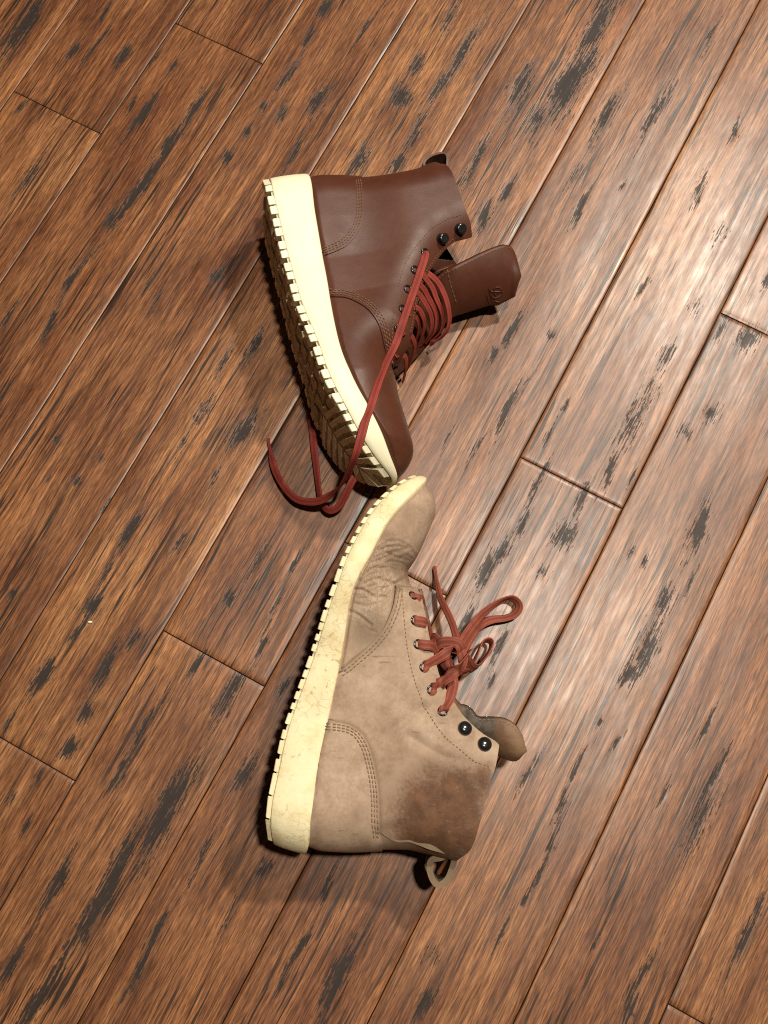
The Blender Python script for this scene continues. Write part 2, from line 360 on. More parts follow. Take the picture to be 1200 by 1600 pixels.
def plank(k, a0, a1, step=.0032, nv=70):
    gap = .0002; bev = .0004
    L = a1-a0; ca = (a0+a1)/2; cc = (k+.5)*PW
    hw = PW/2-gap; hl = L/2-gap
    nu = max(8, int(L/step))
    v = np.r_[-hw, -hw, -hw+bev*.5, np.linspace(-hw+bev, hw-bev, nv), hw-bev*.5, hw, hw]
    u = np.r_[-hl, -hl, -hl+bev*.5, np.linspace(-hl+bev, hl-bev, nu), hl-bev*.5, hl, hl]
    U, Vv = np.meshgrid(u, v, indexing='ij')
    A = U+ca; Cc = Vv+cc
    sd = k*17+int(a0*100)
    z = .00055*(vnoise(A*9+sd, Vv/.030+50+sd, 3)-.5)+.00020*(vnoise(A*26, Vv/.013+20+sd, 5)-.5)+.00010*(vnoise(A*60, Vv/.02+9+sd, 6)-.5)
    # edges eased by hand, wavy
    dv = np.minimum(hw-np.abs(Vv), hl-np.abs(U))
    ez = np.clip(1-dv/(.0035+.0025*vnoise(A*14+sd, Vv*0+3, 8)), 0, 1)
    z -= .00045*ez**2
    mk = np.zeros_like(z)
    edge = np.clip(1-dv/.0010, 0, 1)
    near = MK[(MK[:, 0] > a0-.1) & (MK[:, 0] < a1+.1) & (np.abs(MK[:, 1]-cc) < PW*.5+.02)]
    for a, c, l, w_, s_ in near:
        if abs(c-cc) > PW/2: continue
        bend = .0016*np.sin(A*70+c*300)
        q = ((A-a)/l)**2+((Cc-c-bend)/w_)**2
        mk = np.maximum(mk, s_*np.exp(-(q**.85)*.9))
    z -= .00022*sstep(.15, .9, mk)
    side = np.zeros_like(z)
    z[0, :] = z[-1, :] = -.0065; z[:, 0] = z[:, -1] = -.0065
    z[1, :] -= bev*.8; z[-2, :] -= bev*.8; z[:, 1] -= bev*.8; z[:, -2] -= bev*.8
    z[:, 0] = z[:, -1] = -.0065; z[0, :] = z[-1, :] = -.0065
    z[2, 2:-2] -= bev*.25; z[-3, 2:-2] -= bev*.25; z[2:-2, 2] -= bev*.25; z[2:-2, -3] -= bev*.25
    n, m = U.shape
    me = np_mesh('plank', np.stack([U, -Vv, z], -1).reshape(-1, 3), quads(n, m)[:, ::-1], {'mark': mk, 'edge': edge})
    o = link('plank', me, MF, floor)
    c3 = AX*ca+NX*(cc+COFF)
    o.location = (c3[0], c3[1], 0); o.rotation_euler = (0, 0, math.atan2(AX[1], AX[0]))
    return o
def frame_range(k):
    return -.72, .92
for k in range(-5, 8):
    lo, hi = {-5: (.0, .85), -4: (.0, .85), -3: (-.3, .85), -2: (-.35, .80), -1: (-.55, .85), 0: (-.62, .9), 1: (-.66, .9), 2: (-.66, .9), 3: (-.62, .88), 4: (-.6, .82), 5: (-.58, .75), 6: (-.56, .55), 7: (-.5, .2)}[k]
    plank(k, lo-.85, lo, .02, 16); plank(k, hi, hi+.80, .02, 16)
    cuts = [lo]
    if k in JA and lo+.05 < JA[k] < hi-.05: cuts.append(JA[k])
    cuts.append(hi)
    for a, b in zip(cuts[:-1], cuts[1:]): plank(k, a, b)
for k in [*range(-11, -5), *range(8, 14)]:
    j_ = .25*math.sin(k*2.3)+.1
    plank(k, -1.4, j_, .02, 16); plank(k, j_, 1.6, .02, 16)

# ------------------------------------------------------------------ boots
class Boot:
    """One boot lying on its side. Local frame: x heel to toe, y sole to shaft, z out of the upper side."""
    def __init__(s, heel, toe, zc, roll, root):
        a = at(*heel, zc); b = at(*toe, zc)
        ex = b-a; ex[2] = 0; ex /= np.linalg.norm(ex)
        eh = np.array([-ex[1], ex[0], 0])
        if eh[0] < 0: eh = -eh                    # shaft points to image right
        s.ex = ex; s.ey = eh*math.cos(roll)-np.array([0, 0, math.sin(roll)])
        s.ez = np.cross(s.ex, s.ey)
        s.hand = 1
        if s.ez[2] < 0: s.ez = -s.ez; s.hand = -1
        s.O = a; s.base = np.array([a[0], a[1], 0.])
        s.B = np.stack([s.ex, s.ey, s.ez])
        s.root = root; root.location = s.base
    def W(s, P, clamp=True):
        P = np.asarray(P, float); R = s.O+P@s.B-s.base
        if clamp: R[..., 2] = np.maximum(R[..., 2], .0008)
        return R
    def pix(s, px, py, zl=0.):
        d = ray(px, py); n = s.ez; p0 = s.O+n*zl
        t = ((p0-CAM)@n)/(d@n); q = CAM+d*t-s.O
        return np.array([q@s.ex, q@s.ey])
    def line(s, pts, z, n=80):
        """pixel polyline -> smooth local polyline; z is a number or a function of local x."""
        out = []
        for i, p in enumerate(pts):
            zz = z[i] if isinstance(z, (list, tuple)) else z
            if callable(zz):
                q = s.pix(*p, .03)
                z_ = .03
                for _ in range(25): z_ = .6*z_+.4*zz(q); q = s.pix(*p, z_)
            else: q = s.pix(*p, zz)
            out.append(q)
        return cat_rom(out, n)
    # plan half width of the sole
    def setplan(s, x0, x1):
        s.x0, s.x1 = x0, x1; L = x1-x0
        s.px = x0+L*np.array([0, .1, .2, .33, .45, .58, .70, .80, .9, 1.0])
        s.pw = np.array([.033, .035, .035, .034, .036, .042, .047, .047, .043, .036])
    def wbase(s, x): return np.interp(x, s.px, s.pw)
    def wsole(s, x):
        x = np.asarray(x, float)
        dh = np.clip((x-s.x0)/.034, 0, 1); dt = np.clip((s.x1-x)/.055, 0, 1)
        return s.wbase(x)*(1-(1-dh)**2.3)**(1/2.3)*(1-(1-dt)**2.2)**(1/2.2)
    # height of the upper above the mid plane
    def H(s, X):
        X = np.asarray(X, float); x, y = X[..., 0], X[..., 1]
        yt = np.interp(x, s.tx, s.ty)
        k = sstep(.018, .085, y-yt)
        T = (s.wbase(x)-.0025)*(1-k)+s.Tsh*k
        T = T*(1-.10*np.exp(-((y-yt-.045)/.03)**2)*sstep(s.x0+.15, s.x0+.08, x))
        df = pdist(X, s.front); db = pdist(X, s.back)
        ff = (1-(1-np.clip(df/s.Rf(x, y), 0, 1))**2.15)**(1/2.15)
        fb = (1-(1-np.clip(db/s.Rb, 0, 1))**2.2)**(1/2.2)
        h = T*ff*fb
        h = np.minimum(h, np.maximum(s.wsole(x)-.0048, 0)+np.maximum(y-yt-.001, 0)*1.2)
        for poly, wd, dep in getattr(s, 'dents', ()):
            d = pdist(X, poly)
            h = h-dep*np.exp(-(d/wd)**2)+dep*.45*np.exp(-((d-wd*2.1)/wd)**2)
        return np.maximum(h, 0)
    def N(s, X):
        X = np.asarray(X, float); e = 1.2e-3
        hx = (s.H(X+[e, 0])-s.H(X-[e, 0]))/(2*e); hy = (s.H(X+[0, e])-s.H(X-[0, e]))/(2*e)
        n = np.stack([-hx, -hy, np.ones_like(hx)], -1)
        return n/np.linalg.norm(n, axis=-1, keepdims=True)
    def skin(s, X, off, side=1):
        """grid of local (x,y) -> local 3-D positions on the near (1) or far (-1) side, offset outward."""
        h = s.H(X); P = np.concatenate([X, h[..., None]], -1)
        du = np.gradient(P, axis=0); dv = np.gradient(P, axis=1)
        n = np.cross(du, dv); n /= np.linalg.norm(n, axis=-1, keepdims=True)+1e-12
        if np.median(n[..., 2]) < 0: n = -n
        bad = np.abs(np.linalg.norm(n, axis=-1)-1) > .1
        n[bad] = (0, 0, 1)
        P = P+n*np.asarray(off)[..., None] if np.ndim(off) else P+n*off
        if side < 0:
            P = P.copy(); P[..., 2] *= -s.far
        return P
    def patch(s, name, X, off, mat, parent=None, attrs=None, rim=True, far=True):
        V = []; Q = []; A = {k: [] for k in (attrs or {})}; o = 0
        for side in ((1, -1) if far else (1,)):
            P = s.skin(X, off, side); n, m = P.shape[:2]
            V.append(s.W(P).reshape(-1, 3)); Q.append(quads(n, m, o)); o += n*m
            for k in A: A[k].append(attrs[k](X).ravel())
            if rim:
                P0 = s.skin(X, -.0006, side); W0 = s.W(P0)
                ring = [(i, 0) for i in range(n)]+[(n-1, j) for j in range(1, m)]+[(i, m-1) for i in range(n-2, -1, -1)]+[(0, j) for j in range(m-2, 0, -1)]
                r = np.array(ring); top = s.W(P)[r[:, 0], r[:, 1]]; bot = W0[r[:, 0], r[:, 1]]
                k_ = len(r); V.append(np.vstack([top, bot])); i = np.arange(k_); j = (i+1) % k_
                Q.append(np.stack([i, j, j+k_, i+k_], -1)+o); o += 2*k_
                for k in A:
                    v = attrs[k](X)[r[:, 0], r[:, 1]]; A[k].append(np.r_[v, v])
        me = np_mesh(name, np.vstack(V), np.vstack(Q), {k: np.concatenate(v) for k, v in A.items()})
        return link(name, me, mat, parent or s.root)
    def on(s, q, off=0.):
        q = np.atleast_2d(q); n = s.N(q); return np.concatenate([q, s.H(q)[:, None]], -1)+n*off, n
    def onpix(s, px, py):
        """pixel -> local (x,y) of the point seen on the upper's surface."""
        z = .035
        for _ in range(12):
            q = s.pix(px, py, z); z = .5*z+.5*float(s.H(q[None])[0])
        return q
    def online(s, pts, n):
        return cat_rom([s.onpix(*p) for p in pts], n)
def along(segs, t):
    """piecewise curve: segs = [(poly, t0, t1), ...]"""
    out = np.zeros((len(t), 2))
    for poly, t0, t1 in segs:
        k = (t >= t0-1e-9) & (t <= t1+1e-9)
        u = (t[k]-t0)/(t1-t0)*(len(poly)-1)
        i = np.clip(u.astype(int), 0, len(poly)-2); f = (u-i)[:, None]
        out[k] = poly[i]*(1-f)+poly[i+1]*f
    return out
def ruled(Bs, As, nt, ns, first=None, pt=1.7, ps=1.6, t_end=1.0):
    t = np.linspace(0, 1, nt)**pt*t_end; sv = 1-(1-np.linspace(0, 1, ns))**ps
    Bc, Ac = along(Bs, t), along(As, t)
    X = Bc[:, None]*(1-sv)[None, :, None]+Ac[:, None]*sv[None, :, None]
    if first is not None:
        f = resample(first, 200); u = np.linspace(0, 1, 200)
        C = np.stack([np.interp(sv, u, f[:, 0]), np.interp(sv, u, f[:, 1])], -1)
        dev = C-(Bc[0]*(1-sv)[:, None]+Ac[0]*sv[:, None])
        X = X+((1-t)**4)[:, None, None]*dev[None]
    return X

def sweep(name, P, Wd, width, thick, mat, parent, nrib=5, taper=None, base=None):
    """flat braided lace: P path (world), Wd direction of the flat width at each point."""
    P = np.asarray(P); n = len(P)
    T = np.gradient(P, axis=0); T /= np.linalg.norm(T, axis=1, keepdims=True)
    Wd = Wd-(Wd*T).sum(1, keepdims=True)*T; Wd /= np.linalg.norm(Wd, axis=1, keepdims=True)+1e-12
    B = np.cross(T, Wd)
    K = 26; a = np.linspace(0, 2*np.pi, K, endpoint=False)
    ca, sa = np.cos(a), np.sin(a)
    u = np.sign(ca)*np.abs(ca)**.75; h = np.sign(sa)*np.abs(sa)**.8
    rib = .5+.5*np.cos(u*nrib*np.pi)
    h = h*(.78+.22*rib)
    sc_ = np.ones(n) if taper is None else taper
    V = P[:, None]+Wd[:, None]*(u*width/2)[None, :, None]*sc_[:, None, None]+B[:, None]*(h*thick/2)[None, :, None]*np.sqrt(sc_)[:, None, None]
    Q = quads(n, K, 0, True)
    V = V.reshape(-1, 3); at_ = np.tile(rib, n)
    # end caps
    c0 = len(V); V = np.vstack([V, P[:1], P[-1:]]); at_ = np.r_[at_, 1, 1]
    caps = []
    for i in range(K):
        j = (i+1) % K
        caps.append((i, j, c0, c0)); caps.append(((n-1)*K+j, (n-1)*K+i, c0+1, c0+1))
    if base is not None: V = V-base
    V[:, 2] = np.maximum(V[:, 2], .0006)
    vt = [tuple(map(float, v)) for v in V]
    fs = [tuple(int(i) for i in q) for q in Q]+[(int(c[0]), int(c[1]), int(c[2])) for c in caps]
    me = bpy.data.meshes.new(name); me.from_pydata(vt, [], fs)
    me.polygons.foreach_set('use_smooth', [True]*len(me.polygons))
    r = me.attributes.new('rib', 'FLOAT', 'POINT'); r.data.foreach_set('value', np.asarray(at_, np.float32))
    me.update()
    return link(name, me, mat, parent)
def path3(pts, n=None):
    """[(px,py,z)] -> smooth world path"""
    W = [at(p[0], p[1], p[2]) for p in pts]
    C = cat_rom(W, 400)
    L = np.linalg.norm(np.diff(C, axis=0), axis=1).sum()
    return resample(C, n or max(14, int(L/.0013)))
def interp_dirs(dirs, n):
    d = np.array(dirs, float); u = np.linspace(0, len(d)-1, n)
    return np.stack([np.interp(u, np.arange(len(d)), d[:, k]) for k in range(3)], -1)

def box_bm(bm, pts_bot, pts_top):
    a = [bm.verts.new(p) for p in pts_bot]; b = [bm.verts.new(p) for p in pts_top]
    n = len(a)
    bm.faces.new(b); bm.faces.new(a[::-1])
    for i in range(n): bm.faces.new((a[i], a[(i+1) % n], b[(i+1) % n], b[i]))
def bm_obj(bm, name, mat, parent, smooth=False):
    bmesh.ops.recalc_face_normals(bm, faces=bm.faces)
    me = bpy.data.meshes.new(name); bm.to_mesh(me); bm.free()
    if smooth: me.polygons.foreach_set('use_smooth', [True]*len(me.polygons))
    return link(name, me, mat, parent)
def lathe(name, prof, c, n, mat, parent, K=24, up=None):
    """profile [(r,h)] revolved round n at world-relative point c"""
    n = Vector(n).normalized(); a = n.orthogonal().normalized(); b = n.cross(a); c = Vector(c)
    V = []; 
    for r, h in prof:
        for k in range(K):
            t = 2*math.pi*k/K; V.append(c+n*h+a*(r*math.cos(t))+b*(r*math.sin(t)))
    Fq = []
    for i in range(len(prof)-1):
        for k in range(K):
            Fq.append((i*K+k, i*K+(k+1) % K, (i+1)*K+(k+1) % K, (i+1)*K+k))
    me = mesh(name, V, Fq); return link(name, me, mat, parent)

def build_sole(b, mat, yb, yt, lug_h, name_mid='midsole', attrs=None, toe_flat=False):
    """midsole wedge: yb/yt functions of x. Then the outsole with its lugs."""
    N_ = 260
    th = np.linspace(0, 2*np.pi, N_, endpoint=False)
    L = b.x1-b.x0; xm = (b.x0+b.x1)/2
    xs = xm-L/2*np.cos(th); sg = np.where(np.sin(th) >= 0, 1., -1.)
    zs = sg*b.wsole(xs)
    prof = [(0, .004), (0, .0016), (.012, .0004), (.04, 0), (.3, -.0004), (.6, -.0004), (.88, 0), (.96, .0005), (1, .0016), (1, .006)]
    rows = []
    for q, ins in prof:
        x = xm+(xs-xm)*(1-2*ins/L); z = zs*(1-ins/.04)
        y0, y1 = yb(xs), yt(xs); y = y0+(y1-y0)*q
        rows.append(np.stack([x, y, z], -1))
    P = np.stack(rows)
    Q = quads(len(prof), N_, 0, True); V = b.W(P).reshape(-1, 3)
    extra = []
    half = N_//2
    for r, flip in ((0, False), (len(prof)-1, True)):
        o = r*N_
        for i in range(half):
            j, k, l = i+1, (N_-i-1) % N_, (N_-i) % N_
            if i == 0: extra.append((o+0, o+1, o+N_-1, o+N_-1))
            elif i == half-1: extra.append((o+i, o+half, o+N_-i, o+N_-i))
            else: extra.append((o+i, o+i+1, o+N_-i-1, o+N_-i))
    A = {}
    for k_, fn in (attrs or {}).items(): A[k_] = fn(P.reshape(-1, 3))
    me = bpy.data.meshes.new(name_mid)
    fs = [tuple(map(int, q)) for q in Q]+[tuple(map(int, dict.fromkeys(q))) for q in extra]
    me.from_pydata([tuple(map(float, v)) for v in V], [], fs)
    me.polygons.foreach_set('use_smooth', [True]*len(me.polygons))
    for k_, v in A.items():
        a_ = me.attributes.new(k_, 'FLOAT', 'POINT'); a_.data.foreach_set('value', v.astype(np.float32))
    me.update()
    mid = link(name_mid, me, mat, b.root)
    # outsole: thin plate under the midsole with lugs standing on it
    def plate(x, z): return yb(x)
    rows = []
    for dy, ins in ((.0006, .0022), (-.0015, .0022)):
        x = xm+(xs-xm)*(1-2*ins/L); z = zs*(1-ins/.04); rows.append(np.stack([x, yb(xs)+dy, z], -1))
    P = np.stack(rows); V = b.W(P).reshape(-1, 3)
    fs = [tuple(map(int, q)) for q in quads(2, N_, 0, True)]+[tuple(map(int, dict.fromkeys(q))) for q in [tuple(np.array(e_)-(len(prof)-1)*N_+N_) for e_ in extra if e_[0] >= (len(prof)-1)*N_]]
    me = mesh('outsole', V, fs, False)
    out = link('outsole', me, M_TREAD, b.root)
    def lug(poly, h0, h1, chamf=.0006, m=None):
        """poly: list of (x,z); extruded from the plate down to h1"""
        c = np.mean(poly, axis=0); bm = bmesh.new()
        lv = []
        for hh, k in ((h0, 1.0), (h1-chamf, 1.0), (h1, None)):
            ring = []
            for x, z in poly:
                if k is None:
                    d = c-np.array([x, z]); d = d/(np.linalg.norm(d)+1e-9)*chamf*1.3; x_, z_ = x+d[0], z+d[1]
                else: x_, z_ = x, z
                ring.append(bm.verts.new(b.W(np.array([x_, float(yb(x))-hh, z_]))))
            lv.append(ring)
        n = len(poly)
        for r in range(2):
            for i in range(n):
                bm.faces.new((lv[r][i], lv[r][(i+1) % n], lv[r+1][(i+1) % n], lv[r+1][i]))
        bm.faces.new(lv[2]); bm.faces.new(lv[0][::-1])
        return bm_obj(bm, 'lug', m or mat, out)
    return mid, out, lug

def stitches(b, name, qs, mat, length=.0021, gap=.0011, wd=.00042, off=.0016, parent=None, root=None):
    """rows of thread stitches lying on the leather: list of local polylines, joined"""
    V = []; Fq = []
    for q in qs:
        Lq = np.linalg.norm(np.diff(q, axis=0), axis=1); s_ = np.r_[0, np.cumsum(Lq)]
        t = 0.
        while t+length < s_[-1]:
            tt = np.array([t, t+length*.25, t+length*.75, t+length])
            X = np.stack([np.interp(tt, s_, q[:, 0]), np.interp(tt, s_, q[:, 1])], -1)
            P, n = b.on(X, off)
            P = P+n*np.array([-.0004, .0003, .0003, -.0004])[:, None]
            d = np.gradient(P, axis=0); sd = np.cross(n, d); sd /= np.linalg.norm(sd, axis=1, keepdims=True)+1e-12
            o = len(V)
            for i in range(4):
                for sgn, hh in ((-1, 0), (-.5, 1), (.5, 1), (1, 0)):
                    V.append(b.W(P[i]+sd[i]*sgn*wd+n[i]*hh*wd*.8))
            for i in range(3):
                for j in range(3): Fq.append((o+i*4+j, o+i*4+j+1, o+(i+1)*4+j+1, o+(i+1)*4+j))
            t += length+gap
    o = link(name, mesh(name, V, Fq), mat, parent or b.root); o['kind'] = 'stuff'; return o
def offset_line(q, d):
    t = np.gradient(q, axis=0); t /= np.linalg.norm(t, axis=1, keepdims=True); n = np.stack([-t[:, 1], t[:, 0]], -1); return q+n*d

def eyelet(b, px, py, r=.0036, off=.0016):
    q = b.onpix(px, py); P, n = b.on(q, off)
    c = b.W(P[0]); nv = n[0]@b.B
    prof = [(r*.58, -.0012), (r*.60, .0002)]+[(r*(.82+.24*math.cos(t)), .0002+r*.22*math.sin(t)) for t in np.linspace(math.pi, 0, 7)]+[(r*1.08, -.0006)]
    e_ = lathe('eyelet', prof, c, nv, M_BLACK, b.root)
    lathe('eyelet_hole', [(r*.66, -.0004), (.00005, -.0004)], c, nv, M_HOLE, e_, 14)
    return c, nv
def hook(b, px, py, r, dome, off=.0018):
    q = b.onpix(px, py); P, n = b.on(q, off); c = b.W(P[0]); nv = n[0]@b.B
    if dome: prof = [(r*.92, -.0005), (r*1.0, .0006), (r*1.0, .0016), (r*.93, .0029), (r*.75, .0039), (r*.45, .0046), (.0001, .0048)]
    else: prof = [(r*1.12, -.0005), (r*1.14, .0004), (r*.85, .0009), (r*.7, .0022), (r*.78, .0034), (r*1.0, .0040), (r*1.02, .0049), (r*.95, .0055), (r*.6, .0053), (.0001, .0052)]
    return lathe('lace_hook', prof, c, nv, M_BLACK, b.root, 28)

def strip(b, name, P, zw, zoff, thick, mat, parent, rootbase):
    """leather strip standing on edge: world path P, width along direction zw"""
    n = len(P); T = np.gradient(P, axis=0); T /= np.linalg.norm(T, axis=1, keepdims=True)
    B = np.cross(T, zw); B /= np.linalg.norm(B, axis=1, keepdims=True)
    V = []; sec = [(0, .5), (.06, .5), (.94, .5), (1, .5), (1, -.5), (.94, -.5), (.06, -.5), (0, -.5)]
    K = len(sec)
    for i in range(n):
        for a, t in sec: V.append(P[i]+zw*zoff*(a) + B[i]*thick*t-rootbase)
    V = np.array(V); V[:, 2] = np.maximum(V[:, 2], .0008)
    Fq = [tuple(q) for q in quads(n, K, 0, True)]+[tuple(range(K))[::-1], tuple((n-1)*K+i for i in range(K))]
    return link(name, mesh(name, V, Fq, False), mat, parent)

# ================================================================== new brown boot
r1 = bpy.data.objects.new('boot', None); COL.objects.link(r1)
tag(r1, 'clean chestnut brown lace-up boot with trailing loose red lace and pale cream lugged sole', 'boot', 'pair of boots on the floor')
b1 = Boot((480, 280), (618, 752), .048, math.radians(12), r1)
SB = [(419, 279), (425, 305), (431, 319), (440, 358), (451, 400), (460, 433), (470, 470), (486, 510), (501, 546), (510, 578), (532, 620), (561, 671), (572, 688), (593, 715), (603, 735), (611, 756)]
ST = [(480, 280), (490, 318), (497, 355), (505, 402), (512, 440), (521, 497), (535, 553), (560, 605), (590, 655), (607, 690), (616, 722), (618, 752)]
def setup(b, SB, ST, zh=.012, zt=0.):
    x0 = min(b.pix(*SB[0], zh)[0], b.pix(*ST[0], zh)[0]); x1 = max(b.pix(*SB[-1], zt)[0], b.pix(*ST[-1], zt)[0])
    b.setplan(x0, x1)
    def trace(L):
        xs = np.array([b.pix(*p, .03)[0] for p in L]); f = (xs-xs[0])/(xs[-1]-xs[0])
        return b.line(L, [float(b.wsole(x0+k*(x1-x0))) if 0 < k < 1 else (zh if k <= 0 else zt) for k in f], 160)
    lb, lt = trace(SB), trace(ST)
    def tidy(l):
        i = np.argsort(l[:, 0]); x = np.linspace(l[i[0], 0], l[i[-1], 0], 160); y = np.interp(x, l[i, 0], l[i, 1])
        k = np.ones(9)/9
        for _ in range(3): y = np.convolve(np.pad(y, 4, mode='reflect', reflect_type='odd'), k, 'valid')
        return x, y
    b.tx, b.ty = tidy(lt); b.bx, b.by = tidy(lb)
    return (lambda x: np.interp(x, b.bx, b.by)), (lambda x: np.interp(x, b.tx, b.ty))
yb1, yt1 = setup(b1, SB, ST)
print('boot1 length', b1.x1-b1.x0)
b1.Tsh = .037; b1.Rb = .030; b1.far = .75
BACK1 = b1.line([(480, 280), (497, 276), (530, 275), (565, 277), (605, 275), (642, 269), (662, 261), (675, 258), (684, 259)], [.013, .013, .013, .013, .013, .013, .013, .013, .015], 90)
COLL1 = b1.line([(684, 259), (693, 269), (703, 283), (713, 301), (724, 327), (732, 350), (736, 371)], [.015, .022, .028, .032, .034, .030, .026], 70)
THRO1 = b1.line([(736, 371), (723, 377), (710, 382), (695, 393), (680, 411), (671, 425), (660, 441), (651, 464), (646, 485), (642, 505), (638, 527), (632, 549), (620, 569), (611, 577)], [.026, .024, .022, .021, .020, .019, .018, .017, .016, .015, .014, .012, .008, .004], 120)
RIDG1 = b1.line([(611, 577), (616, 602), (621, 629), (628, 652), (637, 680), (643, 702), (643, 717), (634, 735), (620, 750)], [.004, 0, 0, 0, 0, 0, 0, 0, 0], 90)
b1.back = BACK1
vf = np.vstack([offset_line(THRO1, .013)[8:-14] if offset_line(THRO1, .013)[40, 1] > THRO1[40, 1] else offset_line(THRO1, -.013)[8:-14], RIDG1])
c_ext = COLL1[-1]+(COLL1[-1]-COLL1[-12])*.6
b1.front = np.vstack([[vf[0]+(vf[0]-vf[10])*3], vf])
b1.Rf = lambda x, y: .042+0*x
def low(b, BACK, RIDG, d=.005):
    xa, xb = BACK[0, 0]+.0003, RIDG[-1, 0]-.0003
    x = np.linspace(xa, min(xb, b.x1-.001), 200); L_ = np.stack([x, np.interp(x, b.tx, b.ty)-d], -1)
    b.back = np.vstack([L_[:1]-[.0003, .004], BACK[::3], BACK[-1:]]); b.front = np.vstack([b.front[::3], RIDG[-1:], L_[-1:]+[.0003, -.004]])
    return L_
LOW1 = low(b1, BACK1, RIDG1)
def shell(b, LOW, BACK, COLL, THRO, RIDG, mat, attrs=None, res=(190, 70)):
    n = len(LOW)
    back = np.vstack([[LOW[0]], BACK[3:]])
    X = ruled([(LOW[:int(n*.33)+1], 0, .33), (LOW[int(n*.33):int(n*.62)+1], .33, .60), (LOW[int(n*.62):], .60, 1)],
              [(COLL, 0, .33), (THRO, .33, .60), (RIDG, .60, 1)], *res, back, pt=1.25, ps=1.5)
    return b.patch('vamp', X, 0., mat, attrs=attrs, rim=False)
shell(b1, LOW1, BACK1, COLL1, THRO1, RIDG1, M_DK)
ARC1 = b1.online([(511, 463), (522, 464.5), (536, 465), (550, 469), (570, 480), (585, 496), (594, 515), (598, 534), (602, 552), (606, 566)], 80)
ARC1 = np.vstack([ARC1, THRO1[-6]])
ARC1 = resample(ARC1, 80)
i0 = int(np.argmin(np.abs(LOW1[:, 0]-ARC1[0, 0])))
def quarter(b, LOW, BACK, COLL, THRO, ARC, i0, mat, attrs=None, off=.0013):
    back = np.vstack([[LOW[0]], BACK[3:]])
    Bq = [(LOW[:i0+1], 0, .55), (ARC, .55, 1)]
    ARC = ARC.copy(); ARC[0] = LOW[i0]
    X = ruled([(LOW[:i0+1], 0, .5), (ARC, .5, 1)], [(COLL, 0, .42), (THRO[:-5], .42, 1)], 170, 70, back, pt=1.25, ps=1.25, t_end=.9995)
    return b.patch('quarter', X, off, mat, attrs=attrs)
quarter(b1, LOW1, BACK1, COLL1, THRO1, ARC1, i0, M_DK)
CNT1 = b1.online([(502, 402), (511, 399), (522, 395), (540, 386), (555, 370), (565, 352), (569, 330), (569, 307), (567, 285)], 60)
def counter(b, LOW, BACK, CNT, mat, attrs=None, off=.0024):
    ib = int(np.argmin(np.linalg.norm(BACK-CNT[-1], axis=1))); j0 = int(np.argmin(np.abs(LOW[:, 0]-CNT[0, 0])))
    C = CNT.copy(); C[0] = LOW[j0]; C = np.vstack([C, BACK[ib]]); C = resample(C, 60)[::-1]
    back = np.vstack([[LOW[0]], BACK[3:ib+1]])
    X = ruled([(LOW[:j0+1], 0, 1)], [(C, 0, 1)], 70, 40, back, pt=1.4, ps=1.2, t_end=.999)
    return b.patch('heel_counter', X, off, mat, attrs=attrs)
counter(b1, LOW1, BACK1, CNT1, M_DK)
sg = 1 if b1.H(offset_line(CNT1, .004)[30:31])[0] >= 0 and offset_line(CNT1, .004)[30, 0] < CNT1[30, 0] else -1
stitches(b1, 'counter_stitching', [offset_line(CNT1, sg*d) for d in (.0022, .0042, .0062)], M_ST1, off=.0027)
sa = 1 if offset_line(ARC1, .004)[30, 0] < ARC1[30, 0] else -1
stitches(b1, 'vamp_stitching', [offset_line(ARC1[:70], sa*d) for d in (.0020, .0040, .0060)], M_ST1, off=.0016)
FAC1 = b1.online([(719, 337), (708, 340), (697, 343.5), (673, 359), (656, 378), (640, 400), (628, 426), (617, 475), (614, 490), (612, 517), (610, 543)], 100)
stitches(b1, 'facing_stitching', [FAC1], M_ST1, off=.0016, wd=.0003, length=.0017)
tq = offset_line(THRO1[:-20], .0022); tq = tq if tq[40, 1] < THRO1[40, 1] else offset_line(THRO1[:-20], -.0022)
stitches(b1, 'throat_stitching', [tq[6:]], M_ST1, off=.0016, wd=.0003, length=.0017)
mid1, out1, lug1 = build_sole(b1, M_SOLE1, yb1, yt1, .005)
